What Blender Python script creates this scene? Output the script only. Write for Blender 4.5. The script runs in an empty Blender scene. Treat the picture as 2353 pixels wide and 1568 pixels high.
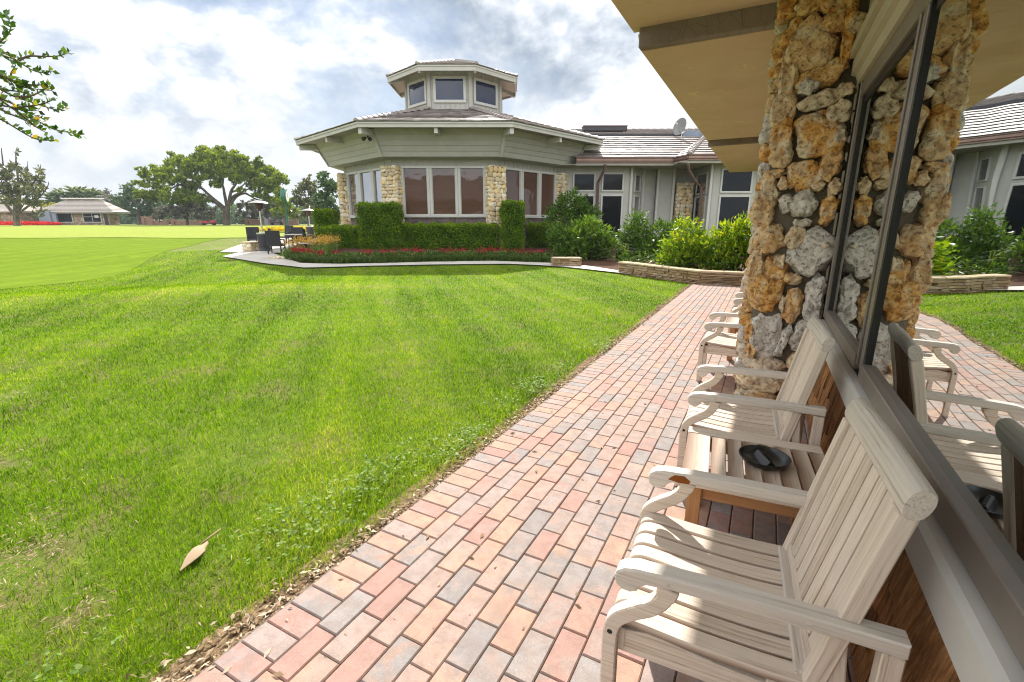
import bpy, bmesh, math, random
import numpy as np
from mathutils import Vector, Matrix, Euler, noise as mnoise
scene = bpy.context.scene
COL = scene.collection
R = math.radians

# ------------------------------------------------------------------ camera
EYE = 1.6                                   # metres above the brick path
PITCH = math.atan(268.0 / 1080.0)           # looking a little down
YAW = math.atan(590.5 / 1112.8)             # turned left of the path direction
cd_ = bpy.data.cameras.new('camera')
cam = bpy.data.objects.new('camera', cd_)
COL.objects.link(cam)
cam.location = (0, 0, EYE)
cam.rotation_euler = (R(90) - PITCH, 0, YAW)
cd_.sensor_width = 36.0
cd_.lens = 1080.0 / 2353.0 * 36.0
cd_.clip_start = 0.05
cd_.clip_end = 6000
scene.camera = cam

# ------------------------------------------------------------------ sun, sky, exposure
SUNV = Vector((-0.43, 1.0, 1.0)).normalized()       # towards the sun
sl = bpy.data.lights.new('sun', 'SUN')
sl.energy = 3.7
sl.angle = R(0.6)
sl.color = (1.0, 0.95, 0.88)
sun = bpy.data.objects.new('sun', sl)
COL.objects.link(sun)
sun.rotation_euler = SUNV.to_track_quat('Z', 'Y').to_euler()
SUN_EL = math.asin(SUNV.z)
SUN_AZ = math.atan2(SUNV.x, SUNV.y)                  # from +Y towards +X

CLOUD_AT = (1.3, 1.7, 0.1)                           # where in the noise the sky starts
DARK_AT = (-0.42, 0.82, 0.38)                       # a heavy grey cloud high above the pavilion
world = bpy.data.worlds.new('World')
scene.world = world
world.use_nodes = True
wn, wl = world.node_tree.nodes, world.node_tree.links
wn.clear()
def W(t, **k):
    n = wn.new(t)
    for a, b in k.items(): setattr(n, a, b)
    return n
w_out = W('ShaderNodeOutputWorld'); w_bg = W('ShaderNodeBackground')
w_sky = W('ShaderNodeTexSky', sky_type='NISHITA', sun_disc=False, sun_elevation=SUN_EL, sun_rotation=SUN_AZ,
          air_density=1.0, dust_density=1.0, ozone_density=1.0)
w_tc = W('ShaderNodeTexCoord')
w_sep = W('ShaderNodeSeparateXYZ'); wl.new(w_tc.outputs['Generated'], w_sep.inputs[0])
w_map = W('ShaderNodeMapping'); w_map.inputs['Scale'].default_value = (1.0, 1.0, 1.55); w_map.inputs['Location'].default_value = CLOUD_AT
wl.new(w_tc.outputs['Generated'], w_map.inputs['Vector'])
def wnoise(sc, det, rough, dist=0.0, vec=None):
    n = W('ShaderNodeTexNoise'); n.inputs['Scale'].default_value = sc; n.inputs['Detail'].default_value = det
    n.inputs['Roughness'].default_value = rough; n.inputs['Distortion'].default_value = dist
    wl.new(vec or w_map.outputs[0], n.inputs['Vector']); return n
def wramp(src, stops):
    n = W('ShaderNodeValToRGB'); wl.new(src, n.inputs[0]); e = n.color_ramp.elements
    while len(e) > len(stops): e.remove(e[-1])
    while len(e) < len(stops): e.new(0.5)
    for el, (p, c) in zip(e, stops): el.position = p; el.color = (*c, 1)
    return n
def wmath(op, a, b, c=None):
    n = W('ShaderNodeMath', operation=op)
    for k, x in enumerate((a, b, c)):
        if x is None: continue
        if hasattr(x, 'is_linked'): wl.new(x, n.inputs[k])
        else: n.inputs[k].default_value = x
    return n.outputs[0]
# cloud thickness: soft noise with rounded billows; a second reading nearer the sun gives lit rims and grey bellies
def density(vec):
    a = wnoise(2.3, 9, 0.60, 0.25, vec).outputs['Fac']; b = wnoise(6.5, 6, 0.55, 0.0, vec).outputs['Fac']
    return wmath('MULTIPLY_ADD', wmath('ABSOLUTE', wmath('MULTIPLY_ADD', b, 2.0, -1.0), 0), 0.30, a)
w_off = W('ShaderNodeMapping'); w_off.inputs['Location'].default_value = (-0.02, 0.045, 0.075)
wl.new(w_map.outputs[0], w_off.inputs['Vector'])
w_d1, w_d2 = density(w_map.outputs[0]), density(w_off.outputs[0])
w_mask = wramp(w_d1, [(0.40, (0.55, 0.55, 0.55)), (0.55, (1, 1, 1))])
w_rim = wmath('MULTIPLY_ADD', wmath('SUBTRACT', w_d1, w_d2), 1.5, 0.50)
w_body = wmath('MULTIPLY_ADD', wmath('SUBTRACT', w_d1, 0.53), 1.5, w_rim)
w_pd = W('ShaderNodeVectorMath', operation='DISTANCE'); wl.new(w_tc.outputs['Generated'], w_pd.inputs[0]); w_pd.inputs[1].default_value = DARK_AT
w_pr = W('ShaderNodeMapRange', interpolation_type='SMOOTHSTEP'); wl.new(w_pd.outputs['Value'], w_pr.inputs['Value']); w_pr.inputs['From Min'].default_value = 0.05; w_pr.inputs['From Max'].default_value = 0.42; w_pr.inputs['To Min'].default_value = -0.12; w_pr.inputs['To Max'].default_value = 0.21
w_lum = wmath('ADD', w_body, w_pr.outputs[0])
w_cc = wramp(w_lum, [(0.15, (0.26, 0.33, 0.42)), (0.38, (0.50, 0.57, 0.66)), (0.55, (0.70, 0.76, 0.84)), (0.69, (0.93, 0.95, 0.98)), (0.90, (1.04, 1.04, 1.04))])
w_ss = W('ShaderNodeMix', data_type='RGBA', blend_type='MULTIPLY'); w_ss.inputs['Factor'].default_value = 1.0
wl.new(w_sky.outputs[0], w_ss.inputs['A']); w_ss.inputs['B'].default_value = (0.50, 0.53, 0.57, 1)
w_cs = W('ShaderNodeMix', data_type='RGBA', blend_type='MULTIPLY'); w_cs.inputs['Factor'].default_value = 1.0
wl.new(w_cc.outputs[0], w_cs.inputs['A']); w_cs.inputs['B'].default_value = (4.7, 4.7, 4.7, 1)
w_mix = W('ShaderNodeMix', data_type='RGBA')
wl.new(w_mask.outputs[0], w_mix.inputs['Factor']); wl.new(w_ss.outputs['Result'], w_mix.inputs['A']); wl.new(w_cs.outputs['Result'], w_mix.inputs['B'])
# towards the horizon everything goes to an even milky white
w_hz = W('ShaderNodeMapRange'); wl.new(w_sep.outputs['Z'], w_hz.inputs['Value'])
w_hz.inputs['From Min'].default_value = 0.02; w_hz.inputs['From Max'].default_value = 0.30
w_hz.inputs['To Min'].default_value = 0.75; w_hz.inputs['To Max'].default_value = 0.0
w_mh = W('ShaderNodeMix', data_type='RGBA')
wl.new(w_hz.outputs[0], w_mh.inputs['Factor']); wl.new(w_mix.outputs['Result'], w_mh.inputs['A']); w_mh.inputs['B'].default_value = (3.3, 3.5, 3.75, 1)
# sky opposite the sun is brightened, an added fill for faces in shade
w_dot = W('ShaderNodeVectorMath', operation='DOT_PRODUCT'); wl.new(w_tc.outputs['Generated'], w_dot.inputs[0]); w_dot.inputs[1].default_value = (-SUNV.x * 1.3, -SUNV.y * 1.3, 0.35)
w_br = W('ShaderNodeMapRange', interpolation_type='SMOOTHSTEP'); wl.new(w_dot.outputs['Value'], w_br.inputs['Value'])
w_br.inputs['From Min'].default_value = -0.15; w_br.inputs['From Max'].default_value = 0.9; w_br.inputs['To Min'].default_value = 1.0; w_br.inputs['To Max'].default_value = 2.5
w_sc = W('ShaderNodeVectorMath', operation='SCALE'); wl.new(w_mh.outputs['Result'], w_sc.inputs[0]); wl.new(w_br.outputs[0], w_sc.inputs['Scale'])
wl.new(w_sc.outputs[0], w_bg.inputs['Color'])
w_bg.inputs['Strength'].default_value = 0.10
wl.new(w_bg.outputs[0], w_out.inputs['Surface'])

scene.view_settings.view_transform = 'Standard'
scene.view_settings.look = 'None'
scene.view_settings.exposure = 1.28
scene.view_settings.gamma = 1.0
scene.view_settings.use_curve_mapping = False
scene.cycles.max_bounces = 7
scene.cycles.diffuse_bounces = 3
scene.cycles.glossy_bounces = 3
scene.cycles.transmission_bounces = 4
scene.cycles.transparent_max_bounces = 8
scene.cycles.sample_clamp_indirect = 6.0
scene.cycles.use_denoising = True
scene.cycles.pixel_filter_type = 'BLACKMAN_HARRIS'
scene.cycles.filter_width = 1.1

# ------------------------------------------------------------------ places
CY_, SY_ = math.cos(YAW), math.sin(YAW)
def PW(a, d, z=0.0):                     # a metres right, d metres ahead of the viewer -> world
    return Vector((a * CY_ - d * SY_, a * SY_ + d * CY_, z))
def toP(x, y):
    return x * CY_ + y * SY_, -x * SY_ + y * CY_
cp_, sp_ = math.cos(PITCH), math.sin(PITCH)
def ray(u, v):                           # photograph coordinates (2353 wide) -> direction
    a = (u - 1176.5) / 1080.0; b = (784 - v) / 1080.0
    d = cp_ + b * sp_; z = -sp_ + b * cp_
    return a, d, z                       # in a,d,z
def at(u, v, D):                         # the point seen at u,v that lies D metres ahead
    a, d, z = ray(u, v); t = D / d
    return PW(a * t, D, EYE + z * t)
def aP(u, v, D):                         # same, as a,d,z
    a, d, z = ray(u, v); t = D / d
    return a * t, D, EYE + z * t
def sst(e0, e1, x):
    t = np.clip((x - e0) / (e1 - e0), 0, 1); return t * t * (3 - 2 * t)
DZ = np.array([(-50, 0), (13, 0), (18, .12), (22, .40), (26, .50), (40, .92), (70, 1.28), (95, 1.48), (140, 1.6), (400, 2.2), (6000, 2.2)], float)
def hz(x, y):
    x = np.asarray(x, float); y = np.asarray(y, float)
    a = x * CY_ + y * SY_; d = -x * SY_ + y * CY_
    h = np.interp(d, DZ[:, 0], DZ[:, 1]) * sst(-2.0, -7.5, x)
    # a low crest that runs across the lawn on the left, and soft undulation
    s = (d - (11.6 + 0.42 * (a + 6.0))) 
    h = h + 0.17 * np.exp(-(s / 1.9) ** 2) * sst(-1.5, -6, a) * sst(-1.7, -4, x)
    h = h + 0.025 * np.sin(a * 0.55 + 1.0) * np.sin(d * 0.5) * sst(-2.2, -4.5, x)
    return h
def hzf(x, y): return float(hz(x, y))
def ground(u, v):                        # where the line of sight meets the ground
    a, d, z = ray(u, v)
    t = 1.0
    f = lambda t: EYE + z * t - hzf(*PW(a * t, d * t)[:2])
    lo, hi = 0.5, 0.5
    while f(hi) > 0 and hi < 400: lo = hi; hi *= 1.08
    for _ in range(40):
        m = (lo + hi) / 2
        if f(m) > 0: lo = m
        else: hi = m
    p = PW(a * lo, d * lo); p.z = hzf(p.x, p.y); return p

# ------------------------------------------------------------------ object helpers
def tag(o, label=None, cat=None, group=None, kind=None):
    if label: o['label'] = label
    if cat: o['category'] = cat
    if group: o['group'] = group
    if kind: o['kind'] = kind
    return o
def empty(name, loc, rz=0.0):
    o = bpy.data.objects.new(name, None); COL.objects.link(o)
    o.location = loc; o.rotation_euler = (0, 0, rz); o.empty_display_size = 0.2
    return o
def copy_tree(o, parent=None):
    c = o.copy(); COL.objects.link(c); c.parent = parent
    for ch in list(o.children): copy_tree(ch, c)
    return c
def raw_mesh(name, V, F, mat, parent=None, rnd=None, gc=None, smooth=False, kind=None, nrm=None):
    """V (n,3) array, F list of index tuples or (m,k) array"""
    me = bpy.data.meshes.new(name)
    V = np.asarray(V, np.float32).reshape(-1, 3)
    if isinstance(F, np.ndarray):
        m, k = F.shape
        me.vertices.add(len(V)); me.vertices.foreach_set('co', V.ravel())
        me.loops.add(m * k); me.loops.foreach_set('vertex_index', F.astype(np.int32).ravel())
        me.polygons.add(m); me.polygons.foreach_set('loop_start', np.arange(0, m * k, k, dtype=np.int32))
        me.update(calc_edges=True)
    else:
        me.from_pydata(V.tolist(), [], F)
    if rnd is not None:
        at_ = me.attributes.new('rnd', 'FLOAT', 'POINT'); at_.data.foreach_set('value', np.asarray(rnd, np.float32))
    if gc is not None:
        at_ = me.attributes.new('gc', 'FLOAT_VECTOR', 'POINT'); at_.data.foreach_set('vector', np.asarray(gc, np.float32).ravel())
    if smooth:
        me.polygons.foreach_set('use_smooth', [True] * len(me.polygons))
        if smooth is not True: me.set_sharp_from_angle(angle=R(smooth))
    mats = mat if isinstance(mat, (list, tuple)) else [mat]
    for m_ in mats: me.materials.append(m_)
    me.validate(); me.update()
    o = bpy.data.objects.new(name, me); COL.objects.link(o)
    if parent is not None: o.parent = parent
    return o

RNG = random.Random(7)
class MB:
    """collects solid pieces; build() links them as one mesh object"""
    def __init__(s): s.v = []; s.f = []; s.r = []; s.g = []; s.w = {}; s.raw = 0
    def add(s, vs, fs, rnd=None, axis=0):
        b = len(s.v); rnd = RNG.random() if rnd is None else rnd
        off = RNG.random() * 20
        for p in vs:
            s.v.append(tuple(p)); s.r.append(rnd)
            p = list(p); q = [p[axis] + off, p[(axis + 1) % 3] + off, p[(axis + 2) % 3]]
            s.g.append(q)
        s.f += [tuple(i + b for i in f) for f in fs]
        return b
    def addg(s, vs, fs, gs, rnd=None):
        b = len(s.v); rnd = RNG.random() if rnd is None else rnd
        off = RNG.random() * 20
        for p, q in zip(vs, gs):
            if s.raw and q[2] * s.raw < 0: s.w[len(s.v)] = 1.0      # sheltered side, unbleached brown; also puts gap shade into the colour
            s.v.append(tuple(p)); s.r.append(rnd); s.g.append((q[0] + off, q[1] + off, q[2]))
        s.f += [tuple(i + b for i in f) for f in fs]
    def box(s, c, size, rot=None, bev=0.0, rnd=None):
        """box about c; rot is a Matrix; chamfered when bev > 0"""
        hx, hy, hz_ = (q / 2 for q in size)
        vs, fs = [], []
        M = rot if rot is not None else Matrix.Identity(3)
        c = Vector(c)
        if bev <= 0:
            vs = [(i * hx, j * hy, k * hz_) for i in (-1, 1) for j in (-1, 1) for k in (-1, 1)]
            fs = [(0, 1, 3, 2), (4, 6, 7, 5), (0, 4, 5, 1), (2, 3, 7, 6), (0, 2, 6, 4), (1, 5, 7, 3)]
        else:
            b = min(bev, hx * .45, hy * .45, hz_ * .45)
            idx = {}
            for i in (-1, 1):
                for j in (-1, 1):
                    for k in (-1, 1):
                        idx[i, j, k, 0] = len(vs); vs.append((i * hx, j * (hy - b), k * (hz_ - b)))
                        idx[i, j, k, 1] = len(vs); vs.append((i * (hx - b), j * hy, k * (hz_ - b)))
                        idx[i, j, k, 2] = len(vs); vs.append((i * (hx - b), j * (hy - b), k * hz_))
            for i in (-1, 1):
                q = [idx[i, -1, -1, 0], idx[i, 1, -1, 0], idx[i, 1, 1, 0], idx[i, -1, 1, 0]]; fs.append(q if i > 0 else q[::-1])
                q = [idx[-1, i, -1, 1], idx[-1, i, 1, 1], idx[1, i, 1, 1], idx[1, i, -1, 1]]; fs.append(q if i > 0 else q[::-1])
                q = [idx[-1, -1, i, 2], idx[1, -1, i, 2], idx[1, 1, i, 2], idx[-1, 1, i, 2]]; fs.append(q if i > 0 else q[::-1])
            for i in (-1, 1):
                for j in (-1, 1):
                    fs.append((idx[i, j, -1, 0], idx[i, j, 1, 0], idx[i, j, 1, 1], idx[i, j, -1, 1]))
                    fs.append((idx[i, -1, j, 0], idx[i, 1, j, 0], idx[i, 1, j, 2], idx[i, -1, j, 2]))
                    fs.append((idx[-1, i, j, 1], idx[1, i, j, 1], idx[1, i, j, 2], idx[-1, i, j, 2]))
            for i in (-1, 1):
                for j in (-1, 1):
                    for k in (-1, 1): fs.append((idx[i, j, k, 0], idx[i, j, k, 1], idx[i, j, k, 2]))
        ax = max(range(3), key=lambda q: size[q])
        gs = [(p[ax], p[(ax + 1) % 3], p[(ax + 2) % 3]) for p in vs]
        s.addg([c + M @ Vector(p) for p in vs], fs, gs, rnd)
    def bar(s, p, q, w, h, bev=0.0, rnd=None, up=(0, 0, 1)):
        """bar of section w (sideways) x h (along up) from p to q"""
        p, q = Vector(p), Vector(q); d = q - p; L = d.length; x = d / L
        y = Vector(up).cross(x)
        if y.length < 1e-5: y = Vector((0, 1, 0)).cross(x)
        y.normalize(); z = x.cross(y)
        M = Matrix((x, y, z)).transposed()
        s.box((p + q) / 2, (L, w, h), M, bev, rnd)
    def extrude(s, poly, axis_o, ax_u, ax_v, ax_w, width, bev=0.0, rnd=None):
        """closed polygon (u,v) extruded along ax_w from axis_o, edges chamfered"""
        n = len(poly); U, Vv, Wv, O = Vector(ax_u), Vector(ax_v), Vector(ax_w), Vector(axis_o)
        area = sum(poly[i][0] * poly[(i + 1) % n][1] - poly[(i + 1) % n][0] * poly[i][1] for i in range(n))
        sg = 1 if area > 0 else -1
        ins = []
        for i in range(n):
            a, b, c = poly[i - 1], poly[i], poly[(i + 1) % n]
            t1 = Vector((b[0] - a[0], b[1] - a[1])).normalized(); t2 = Vector((c[0] - b[0], c[1] - b[1])).normalized()
            nn = Vector((-(t1.y + t2.y), t1.x + t2.x)) * sg
            if nn.length > 1e-6: nn.normalize()
            ins.append((b[0] + nn.x * bev, b[1] + nn.y * bev))
        rings = [(poly, 0.0), (poly, width)] if bev <= 0 else [(ins, 0.0), (poly, bev), (poly, width - bev), (ins, width)]
        vs, gs, fs = [], [], []
        for pl, w in rings:
            for p in pl: vs.append(O + U * p[0] + Vv * p[1] + Wv * w); gs.append((p[0], p[1], w))
        for k in range(len(rings) - 1):
            for i in range(n):
                j = (i + 1) % n; fs.append((k * n + i, k * n + j, (k + 1) * n + j, (k + 1) * n + i))
        fs.append(tuple(range(n))[::-1]); fs.append(tuple(range((len(rings) - 1) * n, len(rings) * n)))
        s.addg(vs, fs, gs, rnd)
    def sweep(s, path, prof, ups, rnd=None, scale=None):
        """profile polygon [(side, up)] carried along path; ups one vector or a list"""
        path = [Vector(p) for p in path]; n = len(prof); vs, fs, gs = [], [], []; L = 0
        for i, p in enumerate(path):
            t = (path[min(i + 1, len(path) - 1)] - path[max(i - 1, 0)]).normalized()
            up = Vector(ups[i] if isinstance(ups, list) else ups)
            side = t.cross(up)
            if side.length < 1e-5: side = t.cross(Vector((0.3, 0.9, 0.1)))
            side.normalize(); u2 = side.cross(t)
            if i: L += (p - path[i - 1]).length
            k = scale[i] if scale else 1.0
            for q in prof: vs.append(p + side * q[0] * k + u2 * q[1] * k); gs.append((L, q[0], q[1]))
        for i in range(len(path) - 1):
            for j in range(n):
                m = (j + 1) % n; fs.append((i * n + j, i * n + m, (i + 1) * n + m, (i + 1) * n + j))
        fs.append(tuple(range(n))[::-1]); fs.append(tuple(range((len(path) - 1) * n, len(path) * n)))
        s.addg(vs, fs, gs, rnd)
    def tube(s, path, r, n=8, rnd=None):
        rr = r if isinstance(r, (list, tuple)) else [r] * len(path)
        prof = [(math.cos(2 * math.pi * i / n), math.sin(2 * math.pi * i / n)) for i in range(n)]
        s.sweep(path, prof, (0.03, 0.05, 1.0), rnd, list(rr))
    def lathe(s, prof, c=(0, 0, 0), n=24, rnd=None):
        c = Vector(c); vs, fs = [], []
        for r, z in prof:
            for i in range(n):
                t = 2 * math.pi * i / n; vs.append(c + Vector((r * math.cos(t), r * math.sin(t), z)))
        for k in range(len(prof) - 1):
            for i in range(n):
                j = (i + 1) % n; fs.append((k * n + i, k * n + j, (k + 1) * n + j, (k + 1) * n + i))
        if prof[0][0] > 1e-4: fs.append(tuple(range(n))[::-1])
        if prof[-1][0] > 1e-4: fs.append(tuple(range((len(prof) - 1) * n, len(prof) * n)))
        s.add(vs, fs, rnd, 2)
    def quad(s, a, b, c, d, rnd=None, axis=0): s.add([a, b, c, d], [(0, 1, 2, 3)], rnd, axis)
    def slab(s, pts, t, rnd=None):
        """polygon pts (list of 3-vectors, ordered) thickened by vector t"""
        n = len(pts); t = Vector(t); a = [Vector(p) for p in pts]; b = [p + t for p in a]
        s.add(a + b, [tuple(range(n))[::-1], tuple(range(n, 2 * n))] + [(i, (i + 1) % n, n + (i + 1) % n, n + i) for i in range(n)], rnd)
    def build(s, name, mat, parent=None, smooth=False):
        o = raw_mesh(name, s.v, s.f, mat, parent, s.r, s.g, smooth)
        if s.w:
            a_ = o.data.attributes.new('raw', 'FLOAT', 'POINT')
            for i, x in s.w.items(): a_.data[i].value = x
        return o
def fixn(o):
    bm = bmesh.new(); bm.from_mesh(o.data); bmesh.ops.recalc_face_normals(bm, faces=bm.faces); bm.to_mesh(o.data); bm.free(); return o

# ------------------------------------------------------------------ leaves and blades, built in bulk
def unit(v): return v / (np.linalg.norm(v, axis=1, keepdims=True) + 1e-9)
def leaf_arrays(rs, C, T, size, wid=0.5, jit=0.35, flat=None):
    """leaf quads at C pointing along T"""
    n = len(C); T = unit(T)
    ref = rs.normal(size=(n, 3)) if flat is None else flat + 0.55 * rs.normal(size=(n, 3))
    S = unit(np.cross(T, ref))
    L = (size * (1 - jit + 2 * jit * rs.random(n)))[:, None]
    Nn = np.cross(S, T)
    b = C; t = C + T * L; m = C + T * L * 0.45 + Nn * L * 0.06
    V = np.stack([b, m + S * L * wid / 2, t - Nn * L * 0.08, m - S * L * wid / 2], 1).reshape(-1, 3)
    F = np.arange(4 * n).reshape(n, 4)
    return V, F
def leaves(name, rs, C, T, size, mat, parent=None, wid=0.5, jit=0.35, rnd=None, flat=None):
    V, F = leaf_arrays(rs, C, T, size, wid, jit, flat)
    r = rs.random(len(C)) if rnd is None else rnd
    return raw_mesh(name, V, F, mat, parent, np.repeat(r, 4))
def blades(name, rs, B, h, w, lean, mat, parent=None, rnd=None, up=None, seg=1):
    """grass blades standing at B"""
    n = len(B); az = rs.random(n) * 2 * np.pi
    side = np.stack([np.cos(az), np.sin(az), np.zeros(n)], 1)
    la = rs.random(n) * 2 * np.pi; lm = lean * np.abs(rs.normal(size=n))
    top = np.stack([np.cos(la) * lm, np.sin(la) * lm, np.ones(n)], 1); top = unit(top)
    h = np.broadcast_to(h, (n,))[:, None] * (0.6 + 0.7 * rs.random((n, 1))); w = np.broadcast_to(w, (n,))[:, None]
    if seg == 1:
        V = np.stack([B - side * w / 2, B + side * w / 2, B + top * h], 1).reshape(-1, 3); F = np.arange(3 * n).reshape(n, 3); k = 3
    else:                                   # arching blades
        mid = B + top * h * 0.6; hor = top.copy(); hor[:, 2] = 0; hor = unit(hor)
        tip = mid + hor * h * 0.55 + np.array([0, 0, -1.0]) * h * 0.06 * rs.random((n, 1))
        sd = np.cross(hor, np.array([0, 0, 1.0])); 
        V = np.stack([B - sd * w / 2, B + sd * w / 2, mid + sd * w / 2, mid - sd * w / 2, tip, tip + sd * w * .1], 1).reshape(-1, 3)
        i = np.arange(n)[:, None] * 6
        F = np.concatenate([i + np.array([[0, 1, 2, 3]]), i + np.array([[3, 2, 5, 4]])]); k = 6
    r = rs.random(n) if rnd is None else rnd
    return raw_mesh(name, V, F, mat, parent, np.repeat(r, k))
def ball_pts(rs, n, shell=0.55):
    p = unit(rs.normal(size=(n, 3))); r = (shell + (1 - shell) * rs.random((n, 1))) ; return p * r, p

# ------------------------------------------------------------------ materials
class NT:
    def __init__(s, name):
        s.m = bpy.data.materials.new(name); s.m.use_nodes = True
        s.n, s.l = s.m.node_tree.nodes, s.m.node_tree.links; s.n.clear()
        s.out = s.n.new('ShaderNodeOutputMaterial')
    def node(s, t, **k):
        x = s.n.new(t)
        for a, b in k.items(): setattr(x, a, b)
        return x
    def link(s, a, b): s.l.new(a, b)
    def val(s, x, sock):
        if hasattr(x, 'is_linked'): s.l.new(x, sock)
        elif isinstance(x, (tuple, list)) and len(x) == 3 and sock.type == 'RGBA': sock.default_value = (*x, 1)
        else: sock.default_value = x
    def attr(s, name): return s.node('ShaderNodeAttribute', attribute_name=name)
    def co(s): return s.node('ShaderNodeTexCoord').outputs['Object']
    def gpos(s): return s.node('ShaderNodeNewGeometry').outputs['Position']
    def mapping(s, vec, scale=(1, 1, 1), loc=(0, 0, 0), rot=(0, 0, 0)):
        m = s.node('ShaderNodeMapping'); m.inputs['Scale'].default_value = scale; m.inputs['Location'].default_value = loc; m.inputs['Rotation'].default_value = rot
        s.link(vec, m.inputs[0]); return m.outputs[0]
    def noise(s, vec, sc, det=4, rough=0.55, dist=0.0):
        n = s.node('ShaderNodeTexNoise'); n.inputs['Scale'].default_value = sc; n.inputs['Detail'].default_value = det
        n.inputs['Roughness'].default_value = rough; n.inputs['Distortion'].default_value = dist
        s.link(vec, n.inputs['Vector']); return n.outputs['Fac']
    def voro(s, vec, sc, feat='F1', out='Distance'):
        n = s.node('ShaderNodeTexVoronoi', feature=feat); n.inputs['Scale'].default_value = sc; s.link(vec, n.inputs['Vector']); return n.outputs[out]
    def ramp(s, x, stops, interp='LINEAR'):
        n = s.node('ShaderNodeValToRGB'); e = n.color_ramp.elements; n.color_ramp.interpolation = interp
        while len(e) > len(stops): e.remove(e[-1])
        while len(e) < len(stops): e.new(0.5)
        for el, (p, c) in zip(e, stops):
            el.position = p; el.color = (*c, 1) if isinstance(c, tuple) else (c, c, c, 1)
        s.link(x, n.inputs[0]); return n.outputs[0]
    def mix(s, f, a, b, blend='MIX'):
        n = s.node('ShaderNodeMix', data_type='RGBA', blend_type=blend)
        s.val(f, n.inputs['Factor']); s.val(a, n.inputs['A']); s.val(b, n.inputs['B']); return n.outputs['Result']
    def math(s, op, a, b=0.0):
        n = s.node('ShaderNodeMath', operation=op); s.val(a, n.inputs[0]); s.val(b, n.inputs[1]); return n.outputs[0]
    def bump(s, h, st=0.3, dist=0.01):
        n = s.node('ShaderNodeBump'); n.inputs['Strength'].default_value = st; n.inputs['Distance'].default_value = dist; s.link(h, n.inputs['Height']); return n.outputs[0]
    def bsdf(s, col, rough=0.7, spec=0.4, metal=0.0, normal=None):
        n = s.node('ShaderNodeBsdfPrincipled'); s.val(col, n.inputs['Base Color']); s.val(rough, n.inputs['Roughness'])
        s.val(spec, n.inputs['Specular IOR Level']); n.inputs['Metallic'].default_value = metal
        if normal is not None: s.link(normal, n.inputs['Normal'])
        return n.outputs[0]
    def done(s, sh): s.link(sh, s.out.inputs['Surface']); return s.m
def plain(name, col, rough=0.6, spec=0.4, metal=0.0, var=0.15, sc=6.0, bump=0.0):
    t = NT(name); v = t.co()
    n = t.noise(v, sc, 5, 0.6)
    lo = tuple(c * (1 - var) for c in col); hi = tuple(min(1, c * (1 + var)) for c in col)
    c = t.ramp(n, [(0.3, lo), (0.7, hi)])
    nm = t.bump(t.noise(v, sc * 8, 4), bump, 0.01) if bump else None
    return t.done(t.bsdf(c, rough, spec, metal, nm))
def wood(name, dark, mid, light, rough=0.75, tint=(0.35, 0.30, 0.26)):
    t = NT(name); g = t.attr('gc').outputs['Vector']; r = t.attr('rnd').outputs['Fac']
    fine = t.noise(t.mapping(g, (2.5, 110, 110)), 1.0, 6, 0.7, 0.5)
    broad = t.noise(t.mapping(g, (1.2, 14, 14)), 1.0, 3, 0.5, 0.8)
    c = t.ramp(fine, [(0.36, dark), (0.45, mid), (0.62, light)])
    c = t.mix(t.ramp(broad, [(0.35, 0.0), (0.62, 0.65)]), c, tint)
    spots = t.ramp(t.noise(t.mapping(g, (5, 8, 8)), 1.0, 4, 0.6), [(0.62, 0.0), (0.74, 0.35)])
    c = t.mix(spots, c, (0.30, 0.19, 0.11))
    c = t.mix(0.30, c, t.mix(r, tuple(q * 0.75 for q in mid), tuple(min(1, q * 1.2) for q in light)))
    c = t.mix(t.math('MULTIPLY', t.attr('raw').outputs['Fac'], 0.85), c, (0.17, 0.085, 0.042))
    nm = t.bump(fine, 0.35, 0.003)
    return t.done(t.bsdf(c, rough, 0.25, 0, nm))
def foliage(name, stops, trans=0.35, rough=0.5, spec=0.35, tcol=None, sat=1.0):
    """leaf material: colour by leaf, light shines through"""
    t = NT(name); r = t.attr('rnd').outputs['Fac']
    c = t.ramp(r, stops)
    p = t.bsdf(c, rough, spec)
    tr = t.node('ShaderNodeBsdfTranslucent')
    tc = t.mix(1.0, c, tcol or (1.35, 1.25, 0.55), 'MULTIPLY'); t.link(tc, tr.inputs['Color'])
    mx = t.node('ShaderNodeMixShader'); mx.inputs[0].default_value = trans
    t.link(p, mx.inputs[1]); t.link(tr.outputs[0], mx.inputs[2])
    return t.done(mx.outputs[0])
M = {}
M['teak'] = wood('weathered_teak', (0.27, 0.175, 0.11), (0.585, 0.475, 0.375), (0.73, 0.635, 0.54), tint=(0.57, 0.485, 0.41))
M['teak_end'] = wood('weathered_teak_grey', (0.30, 0.235, 0.185), (0.57, 0.495, 0.425), (0.71, 0.65, 0.585), tint=(0.53, 0.48, 0.43))
M['teak_raw'] = wood('oiled_teak', (0.26, 0.115, 0.045), (0.37, 0.18, 0.075), (0.46, 0.25, 0.115), tint=(0.30, 0.14, 0.06))
M['rust'] = plain('rust_stain', (0.24, 0.075, 0.015), 0.8, 0.2)
def shingle_mat(name, dark, mid, light):
    t = NT(name); g = t.attr('gc').outputs['Vector']; r = t.attr('rnd').outputs['Fac']
    f = t.noise(t.mapping(g, (2.0, 45, 60)), 1.0, 6, 0.75, 0.5)
    c = t.ramp(f, [(0.38, dark), (0.49, mid), (0.62, light)])
    c = t.mix(0.40, c, t.mix(r, dark, light))
    return t.done(t.bsdf(c, 0.8, 0.2, 0, t.bump(f, 0.5, 0.006)))
M['shingle'] = shingle_mat('cedar_shingle', (0.030, 0.012, 0.006), (0.20, 0.085, 0.030), (0.48, 0.24, 0.095))
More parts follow.
